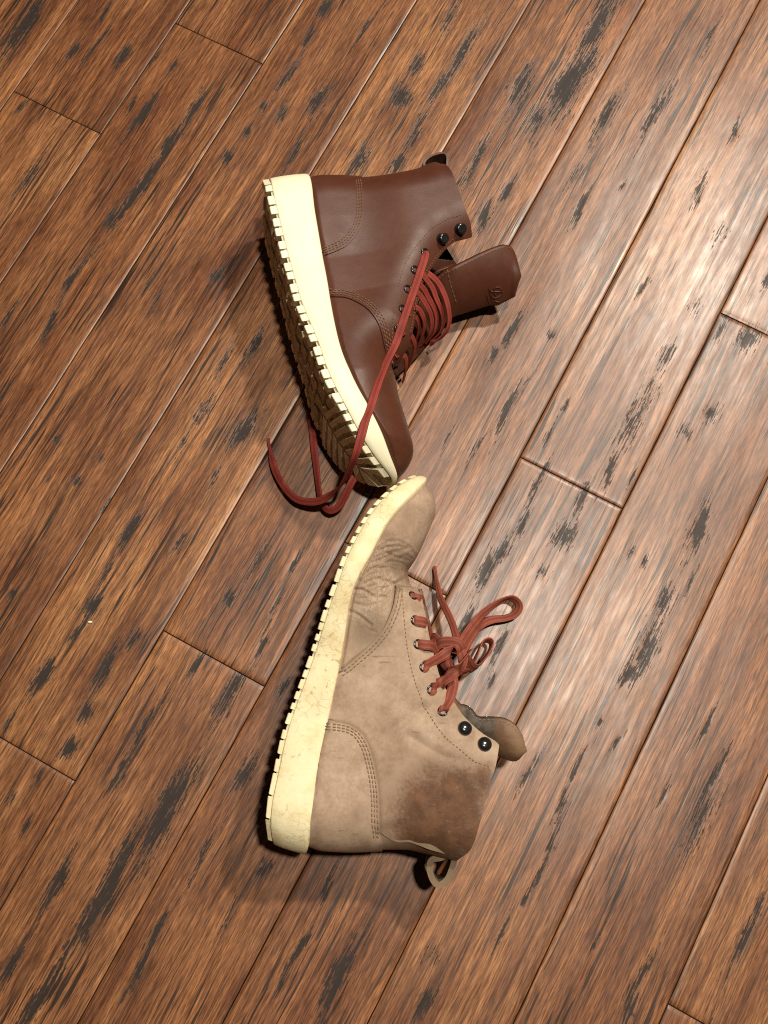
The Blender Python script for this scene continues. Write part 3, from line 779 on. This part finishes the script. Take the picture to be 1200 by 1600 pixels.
def tread(b, yb, lug, h=.0055, interior=True, gaps=(.0016, .0046), x0=.006, x1=.060, heel=0., jit=0.):
    rj = random.Random(5)
    L = b.x1-b.x0
    x = b.x0+x0; k = 0
    while x < b.x1-x1:
        ln = .0072 if k % 2 == 0 else .0066
        ln *= 1+jit*rj.uniform(-1, 1)
        if x < b.x0+heel: ln = .0150
        if x+ln < b.x1-x1+.01:
            for s_ in (1, -1):
                w0, w1 = float(b.wsole(x)), float(b.wsole(x+ln)); dp = .009 if k % 4 < 2 else .0115
                lug([(x, s_*(w0-.0005)), (x+ln, s_*(w1-.0005)), (x+ln*.92, s_*(w1-dp)), (x+ln*.1, s_*(w0-dp))][::s_], 0., h if s_ > 0 else h*.5)
        x += ln+(gaps[k % 2]*(1+1.3*jit*rj.uniform(-1, 1)) if x >= b.x0+heel else .0011); k += 1
    if interior:
        x = b.x0+.022; r = 0
        while x < b.x1-.070:
            w_ = float(b.wsole(x))-.014
            nc = 3 if w_ > .024 else 2
            for c in range(nc):
                zc = (c-(nc-1)/2)*(2*w_/nc)+(.003 if r % 2 else -.003); hw = w_/nc*.80
                sk = .004 if (r+c) % 2 else -.004
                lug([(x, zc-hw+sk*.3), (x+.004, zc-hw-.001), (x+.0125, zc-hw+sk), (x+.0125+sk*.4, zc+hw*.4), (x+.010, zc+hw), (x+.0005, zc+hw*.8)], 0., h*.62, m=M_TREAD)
            x += .0142; r += 1
    # toe: slanting bars
    for i in range(10):
        xa = b.x1-x1+.002+i*.0083; xb = xa+.0052
        if xb > b.x1-.003: break
        wa, wb = float(b.wsole(xa))-.001, float(b.wsole(xb))-.001
        for s_ in (1, -1):
            lug([(xa, s_*wa), (xb, s_*wb), (xb-.007, s_*wb*.48), (xb-.0075, s_*wb*.40), (xb-.010, s_*.0018), (xa-.010, s_*.0018), (xa-.0062, s_*wa*.45)], 0., h*.92)
tread(b1, yb1, lug1, heel=.012, x0=.003, jit=.08)
# pull loop at the heel of the collar
lp = path3([(664, 262, .034), (663, 254, .034), (668, 247, .034), (678, 241.5, .034), (692, 238.5, .034), (698.5, 243, .034), (699, 256, .034), (697, 268, .032), (690, 272, .030)])
strip(b1, 'pull_loop', lp, b1.ez, -.024, .0019, M_DK2, r1, b1.base)
# tongue: ruled between an upper and a lower edge
def tongue(b, up, lowe, name, mat, bulge, n=70, m=26, thick=.0026, attrs=None):
    U = path3(up, n); Lw = path3(lowe, n); t = np.linspace(0, 1, m)
    P = U[:, None]*(1-t)[None, :, None]+Lw[:, None]*t[None, :, None]
    du = np.gradient(P, axis=0); dv = np.gradient(P, axis=1); nn = np.cross(du, dv); nn /= np.linalg.norm(nn, axis=-1, keepdims=True)+1e-9
    if np.median(nn[..., 2]) < 0: nn = -nn
    bl = np.asarray(bulge)[:, None] if np.ndim(bulge) else bulge
    P = P+nn*(4*t*(1-t))[None, :, None]*(bl if np.ndim(bl) == 0 else bl[..., None])
    P2 = P-nn*thick
    V = np.concatenate([P.reshape(-1, 3), P2.reshape(-1, 3)])-b.base; V[:, 2] = np.maximum(V[:, 2], .001)
    Q = np.vstack([quads(n, m), quads(n, m, n*m)[:, ::-1]])
    ring = [i*m for i in range(n)]+[(n-1)*m+j for j in range(1, m)]+[i*m+m-1 for i in range(n-2, -1, -1)]+[j for j in range(m-2, 0, -1)]
    r = np.array(ring); j = np.roll(r, -1); Q = np.vstack([Q, np.stack([r, j, j+n*m, r+n*m], -1)])
    at_ = {k: np.tile(f(P.reshape(-1, 3)), 2) for k, f in (attrs or {}).items()}
    return link(name, np_mesh(name, V, Q, at_), mat, b.root), P, nn
tg1, TP, TN = tongue(b1, [(618, 580, .024), (640, 520, .026), (662, 458, .034), (690, 427, .048), (710, 417, .053), (732, 406, .053), (753, 395.5, .053), (775, 386, .052), (790, 382.3, .050), (799, 386, .047), (804, 393, .044), (808, 407, .040), (810, 432, .034)],
              [(618, 590, .008), (650, 560, .008), (680, 522, .010), (707, 497, .018), (722, 491, .018), (744, 484, .019), (765, 478, .020), (777, 477.5, .021), (786, 473, .022), (798, 467, .024), (804, 461, .028), (808, 452, .030), (810, 432, .034)], 'tongue', M_DK, np.r_[np.zeros(24), np.linspace(0, .005, 12), np.full(34, .005)])
def thread_run(P, nn, name, mat, parent, base, length=.002, gap=.0012, wd=.0003):
    s_ = np.r_[0, np.cumsum(np.linalg.norm(np.diff(P, axis=0), axis=1))]; V = []; Fq = []; t = 0
    while t+length < s_[-1]:
        tt = np.array([t, t+length*.3, t+length*.7, t+length])
        X = np.stack([np.interp(tt, s_, P[:, k]) for k in range(3)], -1); N_ = np.stack([np.interp(tt, s_, nn[:, k]) for k in range(3)], -1)
        X = X+N_*np.array([-.0003, .0003, .0003, -.0003])[:, None]
        sd = np.cross(N_, np.gradient(X, axis=0)); sd /= np.linalg.norm(sd, axis=1, keepdims=True)+1e-12; o = len(V)
        for i in range(4):
            for sgn, hh in ((-1, 0), (-.5, 1), (.5, 1), (1, 0)): V.append(X[i]+sd[i]*sgn*wd+N_[i]*hh*wd*.8-base)
        for i in range(3):
            for j in range(3): Fq.append((o+i*4+j, o+i*4+j+1, o+(i+1)*4+j+1, o+(i+1)*4+j))
        t += length+gap
    o = link(name, mesh(name, V, Fq), mat, parent); o['kind'] = 'stuff'; return o
thread_run(TP[24:, 1], TN[24:, 1], 'tongue_stitching', M_ST1, r1, b1.base)
i_s = int(np.argmin(np.linalg.norm(TP[:, 2]-at(698, 428, .052), axis=1)))
thread_run(TP[i_s, :20], TN[i_s, :20], 'tongue_seam', M_ST1, r1, b1.base, length=.004, gap=.0004)
# pressed emblem on the tongue
def tube_bm(bm, P, r, K=6):
    P = [Vector(p) for p in P]; rings = []
    for i, p in enumerate(P):
        d = (P[min(i+1, len(P)-1)]-P[max(i-1, 0)]).normalized(); a = d.orthogonal().normalized(); c = d.cross(a)
        rings.append([bm.verts.new(p+a*(r*math.cos(2*math.pi*k/K))+c*(r*math.sin(2*math.pi*k/K))) for k in range(K)])
    for q, s_ in zip(rings[:-1], rings[1:]):
        for k in range(K): bm.faces.new((q[k], q[(k+1) % K], s_[(k+1) % K], s_[k]))
def on_tongue(px, py):
    d = ray(px, py); d = d/np.linalg.norm(d); R_ = TP-CAM; dd = np.linalg.norm(R_-(R_@d)[..., None]*d, axis=-1)
    i = np.unravel_index(np.argmin(dd), dd.shape); n = TN[i]; t = ((TP[i]-CAM)@n)/(d@n); return CAM+d*t-b1.base
bm = bmesh.new()
for stx in ([(630, 425), (625, 395), (645, 360), (690, 345), (735, 355), (760, 390), (762, 425), (700, 432), (640, 430), (590, 425), (545, 420), (530, 370)],
            [(545, 425), (550, 470), (575, 515), (620, 545), (665, 545), (715, 520), (760, 475), (768, 450)], [(640, 430), (635, 470), (660, 500)],
            [(490, 480), (505, 540), (520, 600), (545, 670)], [(560, 580), (600, 610), (640, 605), (690, 620), (720, 640)]):
    C = cat_rom(np.array([on_tongue(720+x/12, 420+y/12) for x, y in stx]), 24)
    tube_bm(bm, C, .00075)
bm_obj(bm, 'pressed_emblem', M_DK, tg1, True)
for px, py in ((663, 395.5), (647, 422.6), (636, 453), (628, 484), (621, 514), (615, 540)): eyelet(b1, px, py)
for px, py in ((716.5, 358.5), (688, 374.5)): hook(b1, px, py, .0042, False)
# far facing edge lying on the floor below the tongue, with its eyelets in shade
lf = [(700, 560, .003), (690, 545, .006), (668, 560, .005), (648, 585, .004), (632, 610, .003)]
# red lace zigzag across the throat
def lace_arc(pts, z0, z1, wpx=5.2, bulge=.010, base=None, mat=M_RED, root=None, taper=None):
    n = len(pts); t = np.linspace(0, 1, n)
    P = path3([(p[0], p[1], z0+(z1-z0)*tt**1.2) for p, tt in zip(pts, t)])
    k = len(P); T = np.gradient(P, axis=0)
    up = np.array([.25, -.1, 1.0]); 
    out = np.array([1., -.35, .35])
    u = np.linspace(0, 1, k)[:, None]
    Nn = up*(1-u)+out*u
    Wd = np.cross(T, Nn)
    return sweep('lace', P, Wd, wpx/1000, .0017, mat, root, base=base)
c8 = lambda L: [(580+x/8, 430+y/8) for x, y in L]
arcs = [([(700, -30), (790, 40), (860, 130), (930, 280), (972, 450), (975, 600), (920, 730), (800, 830), (740, 850)], .062, .016),
        ([(620, -30), (680, 40), (760, 150), (820, 300), (875, 430), (900, 560), (870, 700), (760, 820)], .061, .016),
        ([(600, 110), (660, 180), (720, 290), (790, 420), (820, 560), (790, 720), (690, 840)], .058, .014),
        ([(540, 215), (600, 240), (680, 360), (740, 480), (760, 620), (720, 760), (630, 870)], .057, .014),
        ([(540, 400), (600, 430), (655, 540), (662, 660), (622, 800), (560, 930)], .055, .012),
        ([(450, 480), (510, 485), (575, 550), (598, 660), (570, 800), (520, 900)], .054, .012),
        ([(390, 720), (440, 715), (510, 775), (545, 880), (520, 1010), (470, 1150)], .051, .011),
        ([(310, 1000), (350, 990), (420, 1020), (440, 1120), (425, 1220), (400, 1330)], .048, .010)]
def zs(b, px, py, off):        # world height of the upper's surface under a pixel
    q = b.onpix(px, py); P, n = b.on(q, off); return float((b.W(P[0])+b.base)[2])
for a, z0, z1 in arcs:
    a = c8(a); z0 = zs(b1, *a[0], .0025)+.002
    lace_arc(a, z0, z1, base=b1.base, root=r1)
LA = [(663.5, 394, zs(b1, 663, 395, .0005)), (664, 401, zs(b1, 664, 401, .0045)), (655, 430, zs(b1, 650, 430, .005)), (642, 467, zs(b1, 638, 467, .005)), (631, 499, zs(b1, 628, 499, .005)), (618.5, 536, zs(b1, 614, 536, .005)),
      (603, 568.5, zs(b1, 600, 568, .0045)), (588, 607.5, zs(b1, 586, 607, .004)), (578, 640, zs(b1, 582, 640, .006)), (571, 658, .1015), (563, 687, .101), (553, 718, .090), (536, 754, .058), (518, 772, .034), (500, 782, .024), (482, 784, .018), (462, 779, .014), (445, 762, .011), (432, 740, .008), (426, 722, .006), (422, 703, .004), (419, 685, .003)]
P = path3(LA); n = len(P); u = np.linspace(0, 1, n)
tp = np.where(u > .955, .42, 1.); tp = np.convolve(np.pad(tp, 4, 'edge'), np.ones(9)/9, 'valid')
Wd = interp_dirs([(.9, .4, 0)]*7+[(.8, .5, .1), (.35, .8, .4), (.2, .8, .5), (.6, .6, .4), (1, .2, .2)], n)
sweep('lace', P, Wd, .0066, .0020, M_RED, r1, base=b1.base, taper=tp)
LB = [(484, 640, .003), (488, 668, .003), (491, 700, .004), (496, 745, .006), (500, 775, .009), (506, 791, .012), (516, 797.5, .014), (527, 793, .016), (536, 781, .020), (545, 762, .026), (556, 744, .028), (572, 735, .022), (590, 735, .012)]
P = path3(LB); n = len(P)
sweep('lace', P, interp_dirs([(1, .1, .1), (1, .2, .3), (.7, .3, .7), (.2, .8, .6), (-.6, .5, .5), (-.8, .5, .3)], n), .0066, .0021, M_RED, r1, base=b1.base)

# ================================================================== worn tan boot
r2 = bpy.data.objects.new('boot', None); COL.objects.link(r2)
tag(r2, 'worn tan lace-up boot with creased toe, brown ankle stain and dirty yellowed sole', 'boot', 'pair of boots on the floor')
b2 = Boot((486, 1318), (655, 756), .048, math.radians(2.5), r2)
SB2 = [(430, 1318), (423, 1306), (422, 1280), (424, 1255), (428, 1236), (433, 1217), (438, 1190), (440, 1180), (449, 1140), (465, 1096), (483, 1048), (489, 1030), (502, 990), (515, 945), (531, 906), (535, 886), (549, 855), (564, 828), (581, 799), (601, 778), (618, 763), (634, 752), (649, 745), (657, 743)]
ST2 = [(483, 1320), (486, 1280), (489, 1258), (492, 1230), (496, 1202), (500, 1180), (512, 1126), (520, 1090), (527, 1055), (534, 1025), (541, 979), (548, 934), (559, 900), (574, 877), (588, 850), (602, 821), (620, 798), (646, 772), (660, 760), (665, 754)]
yb2, yt2 = setup(b2, SB2, ST2, -.004, .006)
print('boot2 length', b2.x1-b2.x0)
b2.Tsh = .036; b2.Rb = .030; b2.far = .9
BACK2 = b2.line([(485, 1314), (500, 1320), (520, 1322), (550, 1323), (580, 1322), (596, 1321), (620, 1321), (640, 1322), (665, 1328), (692, 1335), (710, 1338)], -.003, 90)
COLL2 = b2.line([(710, 1338), (721, 1331), (730, 1325), (738, 1311), (747, 1283), (756, 1252.7), (765, 1220), (771, 1205), (775, 1187), (778, 1166)], [-.003, .010, .016, .022, .028, .032, .034, .034, .032, .028], 80)
THRO2 = b2.line([(778, 1166), (770, 1159), (754, 1150), (737, 1136), (721, 1120), (711, 1106), (697, 1085), (684, 1060), (676, 1033), (667, 1000), (663, 981), (658, 954), (654, 937), (648, 926), (641, 916)], [.028, .027, .026, .026, .025, .024, .023, .022, .021, .019, .018, .015, .012, .008, .004], 120)
RIDG2 = b2.line([(641, 916), (638, 903), (637, 893), (651, 871), (662, 848), (673.5, 821), (680, 803), (679, 783), (672, 769), (664, 757)], [.004, 0, 0, 0, 0, 0, 0, 0, 0, 0], 100)
b2.back = BACK2
o_ = offset_line(THRO2, .013); o_ = o_ if o_[40, 1] > THRO2[40, 1] else offset_line(THRO2, -.013)
vf = np.vstack([o_[8:-16], RIDG2])
b2.front = np.vstack([[vf[0]+(vf[0]-vf[10])*3], vf])
b2.Rf = lambda x, y: .040+0*x
def cp(L): return [(480+x/4.4444, 720+y/4.4444) for x, y in L]
LOW2 = low(b2, BACK2, RIDG2)
b2.dents = []
DENT = [([(385, 760), (430, 715), (500, 690), (600, 640), (690, 610)], .0016, .0009), ([(440, 650), (520, 610), (600, 595), (690, 600), (745, 650)], .0018, .0010),
        ([(335, 895), (400, 905), (470, 950), (540, 945)], .0016, .0014), ([(290, 1045), (350, 1070), (420, 1125), (440, 1140)], .0016, .0012),
        ([(390, 790), (470, 745), (550, 760), (600, 850)], .0018, .0011), ([(500, 830), (560, 840), (610, 860), (690, 830)], .0022, .0016),
        ([(520, 620), (590, 660), (700, 690), (760, 660)], .0014, .0008), ([(400, 850), (480, 820), (560, 800)], .0014, .0008), ([(520, 900), (580, 870), (620, 850), (700, 800)], .0018, .0012),
        ([(330, 990), (420, 1010), (520, 980)], .0014, .0007), ([(560, 560), (640, 560), (720, 600)], .0014, .0008)]
b2.dents = [(b2.online(cp(p), 16), w_*.72, d_*.85) for p, w_, d_ in DENT]
b2.dents += [(b2.online(cp(p), 14), .0008, .00042) for p in ([(470, 620), (540, 575), (620, 570)], [(430, 690), (520, 650), (620, 620)], [(395, 820), (450, 780), (540, 740), (620, 760)], [(410, 880), (480, 860), (560, 850)], [(440, 910), (510, 880), (590, 880)], [(350, 960), (420, 950), (500, 920)], [(360, 860), (420, 800), (480, 770)], [(560, 700), (620, 700), (680, 720)], [(300, 1080), (370, 1110), (430, 1170), (480, 1190)], [(640, 680), (690, 660), (740, 690)], [(540, 960), (580, 920), (605, 880)], [(500, 990), (560, 930), (600, 870)])]
b2.dents += [(b2.online([(540, 1220), (556, 1232), (570, 1240)], 20), .0009, .0004), (b2.online([(600, 1148), (640, 1120), (660, 1105)], 20), .0030, .0011), (b2.online([(640, 1150), (690, 1180), (740, 1195)], 20), .0030, .0010), (b2.online([(592, 1300), (630, 1285), (650, 1270)], 20), .004, .0012)]
def spots(b, L):
    """[(px,py,rx_px,ry_px,strength)] -> function of local (x,y)"""
    S = []
    for px, py, ra, rb, st in L:
        q = b.onpix(px, py); S.append((q, ra*.00050, rb*.00050, st))
    def f(X):
        X = np.asarray(X); v = np.zeros(X.shape[:-1])
        for q, ra, rb, st in S:      # ra along the image x (local y), rb along image y (local x)
            v = np.maximum(v, st*np.exp(-(((X[..., 1]-q[1])/ra)**2+((X[..., 0]-q[0])/rb)**2)))
        return v
    return f
stain = spots(b2, [(692, 1278, 72, 60, 1.25), (715, 1240, 48, 46, 1.0), (650, 1290, 46, 34, .85), (735, 1290, 30, 40, .9), (680, 1215, 40, 34, .62), (752, 1222, 26, 34, .75), (735, 1310, 30, 26, 1.0), (770, 1150, 14, 20, .4), (555, 1275, 14, 22, .30), (735, 1150, 14, 20, .35), (640, 1255, 30, 26, .45)])
grime = spots(b2, [(575, 985, 40, 38, .85), (625, 880, 40, 30, .8), (640, 800, 26, 26, .4), (540, 1160, 20, 40, .35), (620, 1040, 40, 30, .3), (545, 1290, 50, 24, .45), (560, 940, 26, 26, .45), (610, 840, 30, 20, .35), (655, 850, 24, 20, .35), (560, 1040, 30, 20, .35), (500, 1290, 14, 40, .35), (560, 1275, 22, 26, .42), (596, 1240, 10, 60, .35), (760, 1150, 20, 26, .35), (720, 1290, 60, 50, .25), (655, 1110, 26, 20, .2)])
crease = spots(b2, [(590, 905, 62, 42, 1.0), (600, 868, 55, 30, 1.0), (575, 950, 40, 30, .7), (620, 890, 30, 26, .9), (620, 845, 40, 16, .5), (720, 1185, 40, 24, .35), (620, 1130, 60, 40, .22), (700, 1270, 60, 50, .25)])
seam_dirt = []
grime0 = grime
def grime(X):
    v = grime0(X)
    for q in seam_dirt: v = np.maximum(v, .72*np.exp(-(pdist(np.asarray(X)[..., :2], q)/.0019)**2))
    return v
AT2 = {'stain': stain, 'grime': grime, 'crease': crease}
ARC2 = b2.online([(530, 1047), (541, 1039), (554, 1028), (577, 1008), (597, 985), (608, 963), (614, 943), (616, 925), (617, 916)], 70)
ARC2 = resample(np.vstack([ARC2, THRO2[-5]]), 80)
CNT2 = b2.online([(513, 1126), (530, 1127), (550, 1132), (566, 1144), (578, 1164), (586, 1190), (592, 1220), (595, 1250), (596, 1290), (597, 1310)], 60)
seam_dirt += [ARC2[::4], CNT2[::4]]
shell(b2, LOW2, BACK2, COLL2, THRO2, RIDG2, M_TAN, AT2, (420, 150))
i2 = int(np.argmin(np.abs(LOW2[:, 0]-ARC2[0, 0])))
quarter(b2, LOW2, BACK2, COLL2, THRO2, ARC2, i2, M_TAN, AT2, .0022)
CNT2 = b2.online([(513, 1126), (530, 1127), (550, 1132), (566, 1144), (578, 1164), (586, 1190), (592, 1220), (595, 1250), (596, 1290), (597, 1310)], 60)
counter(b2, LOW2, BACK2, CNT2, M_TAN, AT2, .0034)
def inward(q, ref, d):
    a = offset_line(q, d); c = offset_line(q, -d); m = len(q)//2
    return a if np.linalg.norm(a[m]-ref) < np.linalg.norm(c[m]-ref) else c
cref = b2.onpix(530, 1250); qref = b2.onpix(640, 1150)
stitches(b2, 'counter_stitching', [inward(CNT2, cref, d) for d in (.0024, .0044, .0064)], M_ST2, .0026, .0007, off=.0036)
stitches(b2, 'vamp_stitching', [inward(ARC2[:70], qref, d) for d in (.0024, .0048)], M_ST2, .0026, .0007, off=.0024)
FAC2 = b2.online([(625, 921), (629, 957), (634, 1004), (643, 1049), (656, 1087), (670, 1116), (690, 1146), (710, 1166), (744, 1190), (766, 1200)], 100)
stitches(b2, 'facing_stitching', [FAC2], M_ST2, off=.0024, wd=.0003, length=.0018)
dirt2 = spots(b2, [(540, 940, 30, 40, .9), (520, 1000, 30, 30, .8), (600, 800, 40, 24, .7), (500, 1090, 30, 50, .6), (455, 1180, 20, 60, .45), (470, 1300, 60, 40, .35), (640, 770, 30, 16, .25)])
mid2, out2, lug2 = build_sole(b2, M_SOLE2, yb2, yt2, .005, attrs={'dirt': lambda P: dirt2(P[:, :2])})
tread(b2, yb2, lug2, h=.0036, gaps=(.0022, .0030), x1=.085, heel=.040, x0=.004, jit=.38)
# heel strip that peels away into the pull loop
zr = lambda x, y: (x, y, zs(b2, x, y, .003)+.001)
rim = path3([zr(595, 1294.7), zr(600, 1299), zr(607, 1304), zr(621, 1311), zr(639, 1311), zr(653, 1315), (672, 1322.5, .0735), (691, 1328, .070), (704, 1333, .064), (709.5, 1344, .055), (705, 1361, .054), (698, 1375, .053), (685, 1383, .053), (675, 1372, .053), (671, 1353, .054), (676, 1343, .055), (690, 1340, .056), (698, 1334, .057)])
dz = np.array([0, 0, 1.])
strip(b2, 'pull_loop', rim, dz, -.030, .0044, M_TANIN, r2, b2.base)
# worn tongue tip curling out of the collar
tg2, TP2, TN2 = tongue(b2, [(655, 920, .030), (672, 990, .034), (690, 1050, .042), (705, 1088, .054), (718, 1103, .060), (727, 1104, .060), (735, 1108, .058), (745, 1121, .058), (766, 1122, .060), (787, 1124, .061), (802, 1132, .060), (812, 1142, .058), (817, 1150, .055), (819.5, 1168, .050)],
       [(645, 930, .020), (664, 1000, .022), (682, 1066, .028), (698, 1100, .044), (712, 1120, .050), (722, 1132, .050), (730, 1142, .049), (745, 1156, .048), (764, 1172, .046), (778, 1181, .045), (791, 1187, .045), (804, 1190, .045), (814, 1184, .047), (819.5, 1168, .050)],
       'tongue', M_TANT, np.r_[np.zeros(26), np.linspace(0, .005, 14), np.full(30, .005)], attrs={'grime': lambda P: np.exp(-((P[:, 0]-at(748, 1135, .055)[0])/.016)**2)})
thread_run(TP2[44:, 1], TN2[44:, 1], 'tongue_stitching', M_ST2, r2, b2.base)
for px, py in ((643, 933), (646.5, 969.5), (651.5, 1007), (661, 1043), (673, 1079), (690, 1112)): eyelet(b2, px, py, .0038)
for px, py in ((724, 1140), (755, 1165)): hook(b2, px, py, .0053, True)
# faded red lace: bars through the eyelets and the bow
def lace2(pts, dirs, wd=.0058, th=.0017):
    wd = wd*1.30; P = path3(pts); return sweep('lace', P, interp_dirs(dirs, len(P)), wd, th, M_RED2, r2, 4, base=b2.base)
def e2(px, py, o=.0025): return (px, py, zs(b2, px, py, o))
lace2([e2(642, 933, .0005), e2(645, 935, .0035), e2(650, 935, .0045), (655, 936, .0765), (660, 939, .068), (662, 946, .058)], [(0, 1, .1), (0, 1, 0), (.2, 1, 0), (.2, 1, 0)])
lace2([e2(645, 969, .0005), e2(650, 970, .0045), (658, 971, .083), (664, 973, .080), (668, 981, .070), (670, 1000, .058)], [(0, 1, .1), (.1, 1, 0), (.1, 1, 0), (.6, .8, 0), (.9, .3, .2)])
lace2([e2(651, 1007, .0005), e2(657, 1007, .0045), (667, 1008, .083), (674, 1009, .080), (680, 1015, .072), (684, 1026, .062)], [(0, 1, .1), (0, 1, 0), (.1, 1, 0), (.4, .9, 0)])
lace2([e2(660, 1043, .0005), e2(666, 1040, .0040), e2(676, 1034, .005), (690, 1026, .074), (703, 1017, .072), (710, 1010, .066)], [(.4, .9, .1), (.4, .9, 0), (.45, .9, 0), (.5, .9, 0), (.6, .8, .2)], .0066)
lace2([e2(672, 1079, .0005), e2(678, 1075, .0042), e2(688, 1068, .0055), (702, 1057, .080), (716, 1042, .080), (728, 1026, .074), (731, 1018, .066)], [(.5, .9, .1), (.5, .8, 0), (.55, .8, 0), (.6, .8, 0), (.6, .8, .1), (.8, .5, .2)], .0072)
lace2([e2(689, 1112, .0005), e2(694, 1107, .0042), (701, 1095, .078), (706, 1080, .075), (708, 1066, .070), (704, 1052, .066)], [(.8, .5, .1), (.9, .4, 0), (.95, .2, 0), (1, 0, 0), (1, -.1, 0)], .0062)
# knot
lace2([(682, 1010, .066), (690, 1004, .070), (704, 1003, .073), (716, 1006, .074), (720, 1016, .070), (712, 1022, .066)], [(.1, 1, .1), (0, 1, .2), (0, 1, .3), (.5, .8, .2), (1, .2, .2)], .0062)
lace2([(700, 1024, .066), (694, 1034, .062), (700, 1046, .060), (712, 1050, .064), (722, 1040, .070), (722, 1022, .070), (714, 1010, .066)], [(1, .4, .2), (1, 0, .5), (.4, -1, .5), (.3, -1, .4), (1, -.3, .3), (1, 0, .2)], .0060)
lace2([(672, 1000, .060), (678, 996, .064), (684, 1000, .066), (684, 1010, .062), (690, 1022, .058), (700, 1034, .054), (706, 1050, .052)], [(.4, 1, 0), (0, 1, .5), (1, .2, .4), (1, .2, .2), (.8, .6, .2)], .0058)
# free end
P = path3([(711, 1016, .066), (715, 1006, .066), (712, 992, .058), (706, 973, .046), (697, 953, .034), (688, 934, .022), (683, 912, .012), (680.5, 897, .006), (679, 885, .004)]); n = len(P); u = np.linspace(0, 1, n)
tp = np.convolve(np.pad(np.where(u > .80, .55, 1.), 5, 'edge'), np.ones(11)/11, 'valid')
sweep('lace', P, interp_dirs([(1, .2, .2), (.9, .2, .5), (.8, .3, .6), (.8, .3, .6), (1, .2, .3)], n), .0058, .0024, M_RED2, r2, 4, taper=tp, base=b2.base)
# long loop
lace2([(716, 1014, .068), (722, 1002, .066), (733, 985, .054), (748, 966, .040), (764, 951, .028), (782, 939, .020), (797, 934, .016), (808, 940, .014), (811, 950, .012), (803, 961, .010), (788, 966, .010), (770, 968, .012), (754, 974, .020), (742, 987, .034), (731, 1004, .050), (724, 1020, .058)],
      [(-.6, .6, .5), (-.7, .7, .5), (-.7, .6, .5), (-.6, .7, .5), (-.3, .9, .5), (.2, .9, .5), (.7, .6, .5), (1, 0, .6), (.8, -.5, .6), (.1, -1, .6), (0, -1, .6), (-.2, -1, .5), (.5, -.8, .5), (.7, -.6, .5), (.7, -.5, .5)], .0056, .0020)
# short loop
lace2([(722, 1022, .068), (731, 1034, .060), (738, 1044, .048), (746, 1042, .036), (757, 1029, .026), (766, 1014, .022), (768, 1004, .020), (762, 1000, .020), (754, 1004, .022), (748, 1016, .026), (741, 1032, .034), (733, 1047, .044), (722, 1050, .054), (712, 1044, .060)],
      [(.6, .5, .4), (.3, .6, .7), (.2, .5, .9), (.4, .4, .9), (.5, .3, .9), (.4, .4, 1), (.2, .5, 1), (.4, .4, 1), (.6, .4, .8), (.6, .5, .6), (.3, .8, .4)], .0066, .0020)

# ------------------------------------------------------------------ a crumb on the boards
p = at(141, 972); bm = bmesh.new()
bmesh.ops.create_icosphere(bm, subdivisions=2, radius=.0013)
for v in bm.verts: v.co = Vector((v.co.x*1.7, v.co.y*.8, v.co.z*.6))*(1+.25*random.uniform(-1, 1)); v.co.z += .0009
cr = bm_obj(bm, 'crumb', M_SOLE1, None, True); cr.location = (p[0], p[1], 0)
tag(cr, 'tiny pale crumb lying on a dark dent of the boards at left', 'crumb')
